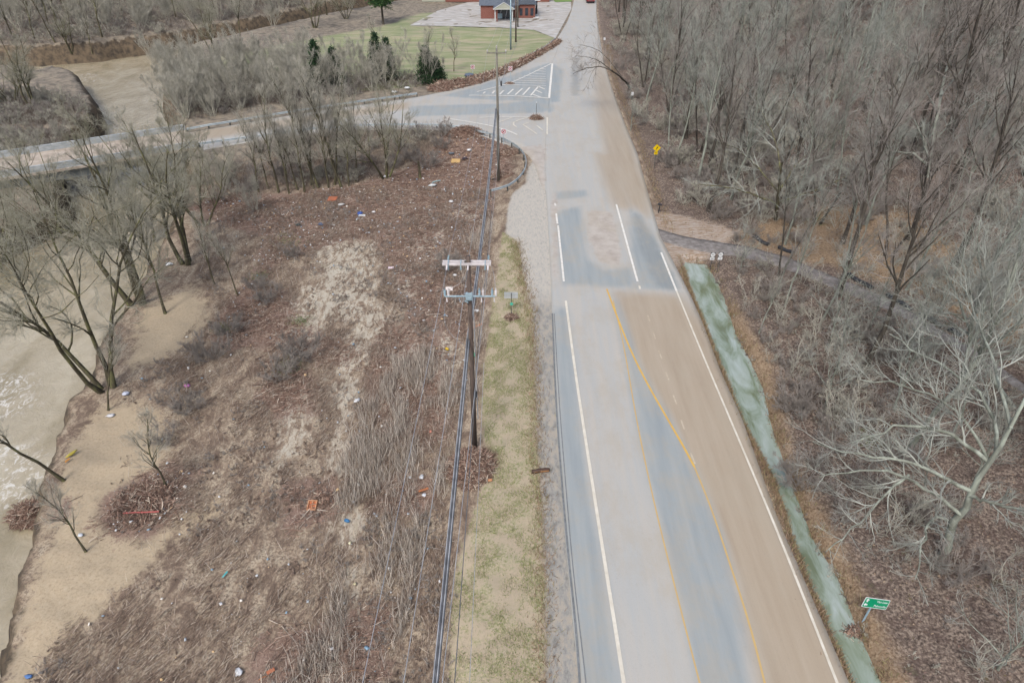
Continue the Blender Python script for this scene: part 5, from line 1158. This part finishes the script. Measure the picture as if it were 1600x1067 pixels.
for i, (x, y) in enumerate(wood):
    k = rw.choice(['wood1', 'wood2', 'wood3', 'wood4', 'wood5'], p=[.3, .18, .2, .18, .14]) if y > 55 else rw.choice(['wood2', 'wood3', 'wood4', 'wood5'], p=[.12, .13, .35, .4])
    plant(k, Vector((x, y, gz(x, y))), .75 + .4 * rw.random(), rw.random() * 6.28, 'woodland_tree', f'{adj[k]} in the wood, {lbw[i][0]} {lbw[i][1]}', 'bare trees of the wood', rw.normal() * .03, rw.normal() * .03)
# trees whose limbs are traced one by one
def explicit_tree(limbs, r, bark, twig, seed, label, name='woodland_tree', tw=(6, 6, 4), fac=.42, tr=.008, up=.08):
    rng = np.random.default_rng(seed); base = hit(*limbs[0][0][:2]); P, Rr, L = [], [], []
    for k, lb in enumerate(limbs):
        pts = [np.r_[G(u, v, (z if z is not None else base.z - .3)), (z if z is not None else base.z - .3)] - np.array(base) for u, v, z in lb]
        if k and k < len(limbs) and isinstance(r[k], tuple): rr = r[k]
        else: rr = r[k]
        q = resample(smooth(np.array(pts), 2), 12); q[1:-1] += rng.normal(size=(10, 3)) * .06
        P.append(q); Rr.append(np.linspace(rr[0], rr[1], 12)); L.append(np.linalg.norm(np.diff(q, axis=0), axis=1).sum())
    P, Rr, L = np.array(P), np.array(Rr), np.array(L)
    P2, R2, L2 = level(rng, P[1:], Rr[1:], L[1:], tw[0] * 2, .15, 1., (25, 60), fac, 6, up, .17, .6, .3, .014)
    P3, R3, L3 = level(rng, P2, R2, L2, tw[1], .1, 1., (20, 55), .55, 4, up, .17, .6, .5, tr, lf=.35)
    P4, R4, L4 = level(rng, P3, R3, L3, tw[2], .05, .95, (18, 50), .7, 3, up, .14, .7, .6, tr * .75, lf=.25)
    e = empty(name, base); V, F = tubes(P, Rr, 8); link('trunk', mesh_np('trunk', V, F, M[bark], True), e)
    V, F = cat([tubes(P2, R2, 5), tubes(P3, R3, 3), tubes(P4, R4, 3)]); link('crown', mesh_np('crown', V, F, M[twig], True), e); tag(e, label, 'tree'); return e
explicit_tree([[(1465,875,None),(1490,820,3),(1515,775,6),(1545,720,8.5),(1580,670,11),(1612,600,13.5)], [(1500,803,4.3),(1450,762,5.5),(1400,737,6),(1340,735,6),(1280,745,5.5)], [(1520,768,6.3),(1480,745,7),(1420,718,7.5),(1350,715,7.5),(1270,690,7)],
  [(1545,722,8.4),(1510,690,9),(1450,664,9.5),(1390,668,9),(1330,692,9)], [(1420,742,5.9),(1380,775,5.5),(1340,820,5),(1290,862,4)], [(1490,820,3.),(1462,800,3.5),(1440,840,3.5),(1430,905,3)], [(1556,705,9),(1560,660,10),(1520,600,11),(1450,560,11),(1390,522,11)],
  [(1580,670,11),(1562,600,12),(1540,520,12.5),(1500,440,13)], [(1515,775,6),(1560,790,7),(1630,800,8)], [(1545,722,8.4),(1500,640,10),(1420,600,10.5),(1340,592,10)]],
  [(.26,.06),(.11,.03),(.12,.03),(.12,.03),(.08,.025),(.09,.03),(.1,.03),(.09,.03),(.1,.04),(.09,.025)], 'bark_pale', 'twig_pale', 3, 'large pale tree with long bare limbs reaching left towards the ditch')
explicit_tree([[(984,137,None),(978,128,3),(966,117,6),(955,110,8)], [(966,117,6),(948,106,7),(925,103,7),(895,116,6.4)], [(955,110,8),(940,98,8.6),(920,88,8.6),(900,88,8)], [(975,125,4),(950,90,7),(930,75,8),(905,70,7)]],
  [(.2,.1),(.11,.03),(.09,.025),(.08,.02)], 'bark_dark', 'twig_brown', 5, 'dark tree leaning out over the road with a long drooping branch', tw=(5, 5, 4), fac=.4, tr=.014)
explicit_tree([[(1212,346,None),(1214,325,2.5),(1218,290,5.5),(1222,255,8.5)], [(1212,318,2.8),(1170,302,4.4),(1125,290,5),(1082,288,5.2)], [(1216,300,4.6),(1240,262,7),(1262,240,8),(1282,196,10)], [(1216,300,4.6),(1185,262,6.5),(1160,235,7.5),(1120,222,8)], [(1214,318,3),(1250,305,4.5),(1300,290,6),(1340,262,7)], [(1220,275,6.5),(1215,220,9.5),(1190,180,11),(1180,150,12)]],
  [(.24,.1),(.12,.03),(.13,.03),(.1,.03),(.1,.03),(.1,.03)], 'bark_moss', 'twig_pale', 6, 'mossy wide-spreading tree between the yellow sign and the lane', tw=(6, 6, 4), tr=.009)
explicit_tree([[(1446,330,None),(1448,290,3),(1450,255,6),(1462,190,10),(1476,120,14),(1490,40,18)], [(1450,258,5.8),(1425,238,7),(1400,236,7.5),(1372,245,7.5),(1345,268,7)], [(1452,250,6.3),(1435,195,9),(1410,170,10),(1395,172,10)], [(1465,175,11),(1440,130,12.5),(1420,90,14),(1380,50,15)], [(1470,150,12.4),(1510,100,14),(1550,70,15),(1600,40,16)], [(1455,225,8),(1500,180,10.5),(1540,150,12),(1590,120,13)]],
  [(.3,.07),(.14,.03),(.12,.03),(.11,.03),(.11,.03),(.1,.03)], 'bark_pale', 'twig_pale', 8, 'tall pale smooth tree forking low with a crooked left limb, upper right', tw=(6, 6, 4), tr=.010)
# countable shrubs close by
shr = [(420,470),(455,400),(400,450),(440,590),(470,560),(330,560),(260,690),(290,640),(360,520),(700,420),(1250,760),(1190,330),(1120,300),(1080,285),(1240,350),(1300,700),(1350,760),(1240,640),(1200,455),(1410,720),(1130,340),(1065,250),(1490,900),(1380,560),(640,250),(668,262),(615,262),(690,232)]
ps = [hit(u, v) for u, v in shr]
lbs = labelled([(p.x, p.y) for p in ps], {k: v for k, v in {**lmw, 'the fan-shaped tree': hit(602,278), 'the pale silt puddle': hit(540,400), 'the sand bank': hit(200,680)}.items()})
for i, p in enumerate(ps): plant('shrub', p, .7 + .5 * rw.random(), i * 1.1, 'bare_shrub', f'twiggy bare shrub, {lbs[i][0]} {lbs[i][1]}', 'bare shrubs', cat='shrub')
# undergrowth of the wood and fallen leaves
WOODP = np.vstack([GL([(1440,1120),(1300,850),(1240,700),(1210,600),(1165,510),(1130,440),(1110,412),(1040,300),(1010,230),(985,180),(960,110),(948,60),(945,0)]), [[70, 230], [110, 160], [75, 60], [42, 12]]])
q = scatter(WOODP, 22000, rw); y = q[:, 1]; keep = (rw.random(len(q)) < np.clip(60 / y, .2, 1)) & (sdf(LANE_POLY, q[:, 0], q[:, 1]) > .3) & (sdf(DITCH, q[:, 0], q[:, 1]) > .3) & (q[:, 0] - xr(q[:, 1]) > 1.5) & (sdf(WASH, q[:, 0], q[:, 1]) > .3); keep &= (fbm(q[:, 0] * .2, q[:, 1] * .2) > -.25); q = q[keep]
q = np.repeat(q, 5, 0) + rw.normal(size=(len(q) * 5, 2)) * .35; n = len(q); c = np.c_[q, on_ground(q) - .05]; ok = in_view(c[:, 0], c[:, 1], c[:, 2]); c = c[ok]; n = len(c)
d = norm(np.c_[rw.normal(size=(n, 2)) * .6, np.ones(n)]); L = .3 + 1.2 * rw.random(n) ** 1.5; m1 = c + d * (L * .5)[:, None]; d2 = norm(d + rw.normal(size=(n, 3)) * .45); tip = m1 + d2 * (L * .5)[:, None]
wdt = np.clip(np.linalg.norm(c - [0, 0, CAM_H], axis=1) * .00022, .008, .03) * (.7 + .6 * rw.random(n))
side_ = []
for _ in range(2): dd = norm(d + rw.normal(size=(n, 3)) * .7); w = .3 + .5 * rw.random(n); s0 = c + d * (L * .5 * w)[:, None]; side_.append(strips(s0, s0 + dd * (L * .4)[:, None], wdt * .7, rw))
V, F = cat([strips(c, m1, wdt, rw), strips(m1, tip, wdt * .6, rw)] + side_); tag(link('undergrowth', mesh_np('undergrowth', V, F, M['under'])), 'grey-brown tangle of saplings and briars covering the wood floor', 'undergrowth', kind='stuff')
q = scatter(WOODP, 110000, rw); keep = (rw.random(len(q)) < np.clip((45 / q[:, 1]) ** 2, 0, 1)) & (q[:, 0] - xr(q[:, 1]) > .8) & (sdf(DITCH, q[:, 0], q[:, 1]) > .2) & (sdf(LANE_POLY, q[:, 0], q[:, 1]) > -.3); q = q[keep]; n = len(q); c = np.c_[q, on_ground(q) + .03]
a = norm(rw.normal(size=(n, 3)) * [1, 1, .3]); V, F = strips(c, c + a * (.06 + .1 * rw.random(n))[:, None], .07 + .08 * rw.random(n), rw)
tag(link('leaf_litter', mesh_np('leaf_litter', V, F, M['leaves'])), 'brown fallen leaves carpeting the wood floor', 'fallen leaves', kind='stuff')
# low scrub beyond the bridge and around the row of slim trees
SCR = [GL([(300,300),(400,240),(560,218),(700,215),(690,240),(620,262),(560,285),(430,300),(330,320)], -1.5), GL([(200,130),(262,112),(310,124),(420,118),(560,126),(650,126),(690,134),(560,150),(400,172),(290,192),(262,150)], -1), PEN, GL([(0,88),(200,80),(260,72),(400,40),(560,10),(400,0),(0,0)], -1)]
parts = []
for p, n in zip(SCR, (3000, 4000, 4000, 7000)):
    q = scatter(p, n, rw); q = np.repeat(q, 4, 0) + rw.normal(size=(n * 4, 2)) * .4; q = q[sdf(RIVER, q[:, 0], q[:, 1]) > .6]; c = np.c_[q, on_ground(q)]; m = len(c)
    d = norm(np.c_[rw.normal(size=(m, 2)) * .5, np.ones(m)]); L = .4 + 1.3 * rw.random(m); w = np.clip(np.linalg.norm(c - [0, 0, CAM_H], axis=1) * .00022, .01, .04)
    parts.append(strips(c, c + d * L[:, None], w, rw))
V, F = cat(parts); tag(link('low_scrub', mesh_np('low_scrub', V, F, M['under'])), 'low grey scrub under the bare trees on both sides of the bridge road', 'scrub', kind='stuff')
q = scatter(WOODP, 30000, rw); q = q[(rw.random(len(q)) < np.clip(55 / q[:, 1], .25, 1)) & (sdf(LANE_POLY, q[:, 0], q[:, 1]) > .8) & (sdf(DITCH, q[:, 0], q[:, 1]) > 1.2) & (q[:, 0] - xr(q[:, 1]) > 3.2) & (sdf(WASH, q[:, 0], q[:, 1]) > .5)]
q = q[in_view(q[:, 0], q[:, 1], on_ground(q), 80)]; q = q[fbm(q[:, 0] * .12 + 8, q[:, 1] * .12) + .35 * rw.normal(size=len(q)) > .05]; uu = CU + FPX * q[:, 0] / (q[:, 1] * CP + 34 * SP); vv = CV + FPX * (34 * CP - q[:, 1] * SP) / (q[:, 1] * CP + 34 * SP)
q = q[~((vv > 820) & (rw.random(len(q)) < .88))][:2300]
near = q[:, 1] < 75
scatter_bushes('brushwood', q[near], ['low1', 'low2', 'up1', 'up2'], .5, 1.25, 'grey twiggy brushwood filling the near part of the wood', rw)
ly = np.interp(q[:, 0], LANE[:, 0], LANE[:, 1]) - q[:, 1]; q = q[(near | (rw.random(len(q)) < .45)) & ~((q[:, 0] > 12) & (ly > 0) & (ly < 5) & (rw.random(len(q)) < .7))]; near = q[:, 1] < 75
scatter_bushes('brushwood', q[~near], ['far1', 'far2'], .8, 1.6, 'grey twiggy brushwood filling the far part of the wood', rw)
dr_ = DITCH[21:] if len(DITCH) > 24 else DITCH; q = resample(DITCH, 500)[rw.integers(0, 500, 420)] + rw.normal(size=(420, 2)) * .35; q = q[q[:, 0] - xr(q[:, 1]) > 2.0]
scatter_bushes('ditch_brush', q, ['dark1', 'low1', 'low2'], .3, .8, 'low brown brush hanging over the edge of the green ditch water', rw)
q = np.vstack([scatter(p, n, rw) for p, n in zip(SCR, (70, 260, 160, 500))]); q = q[sdf(RIVER, q[:, 0], q[:, 1]) > 1]
scatter_bushes('brushwood', q, ['far1', 'far2'], .6, 1.2, 'grey brushwood around the trees on both sides of the bridge road', rw)
q = scatter(FIELD, 5200, rw); q = q[((uni(PUDDLE, q[:, 0], q[:, 1]) > .4) | (rw.random(len(q)) < .3)) & ((uni(SAND, q[:, 0], q[:, 1]) > .5) | (rw.random(len(q)) < .25)) & (fbm(q[:, 0] * .25, q[:, 1] * .18) + .15 * rw.normal(size=len(q)) > .02)]
scatter_bushes('field_briars', q, ['dark1', 'dark2', 'low1'], .3, 1.1, 'brown tangled briars in clumps over the silty field', rw)
# green briars
parts = []
for (u, v, r) in ((452,382,.9),(406,436,.6),(470,505,.5),(452,575,.6),(350,515,.5),(1270,350,.8),(1360,690,.5),(20,415,1.8),(700,1000,.0)):
    if r == 0: continue
    g = hit(u, v); n = 260; c = np.array(g) + rw.normal(size=(n, 3)) * [r, r, r * .35] + [0, 0, r * .5]; d = norm(rw.normal(size=(n, 3)) + [0, 0, 1]); parts.append(strips(c, c + d * .18, np.full(n, .035), rw))
V, F = cat(parts); tag(link('green_briars', mesh_np('green_briars', V, F, M['leaf_green'])), 'sparse pale green briar leaves in the brown field and wood', 'briars', kind='stuff')
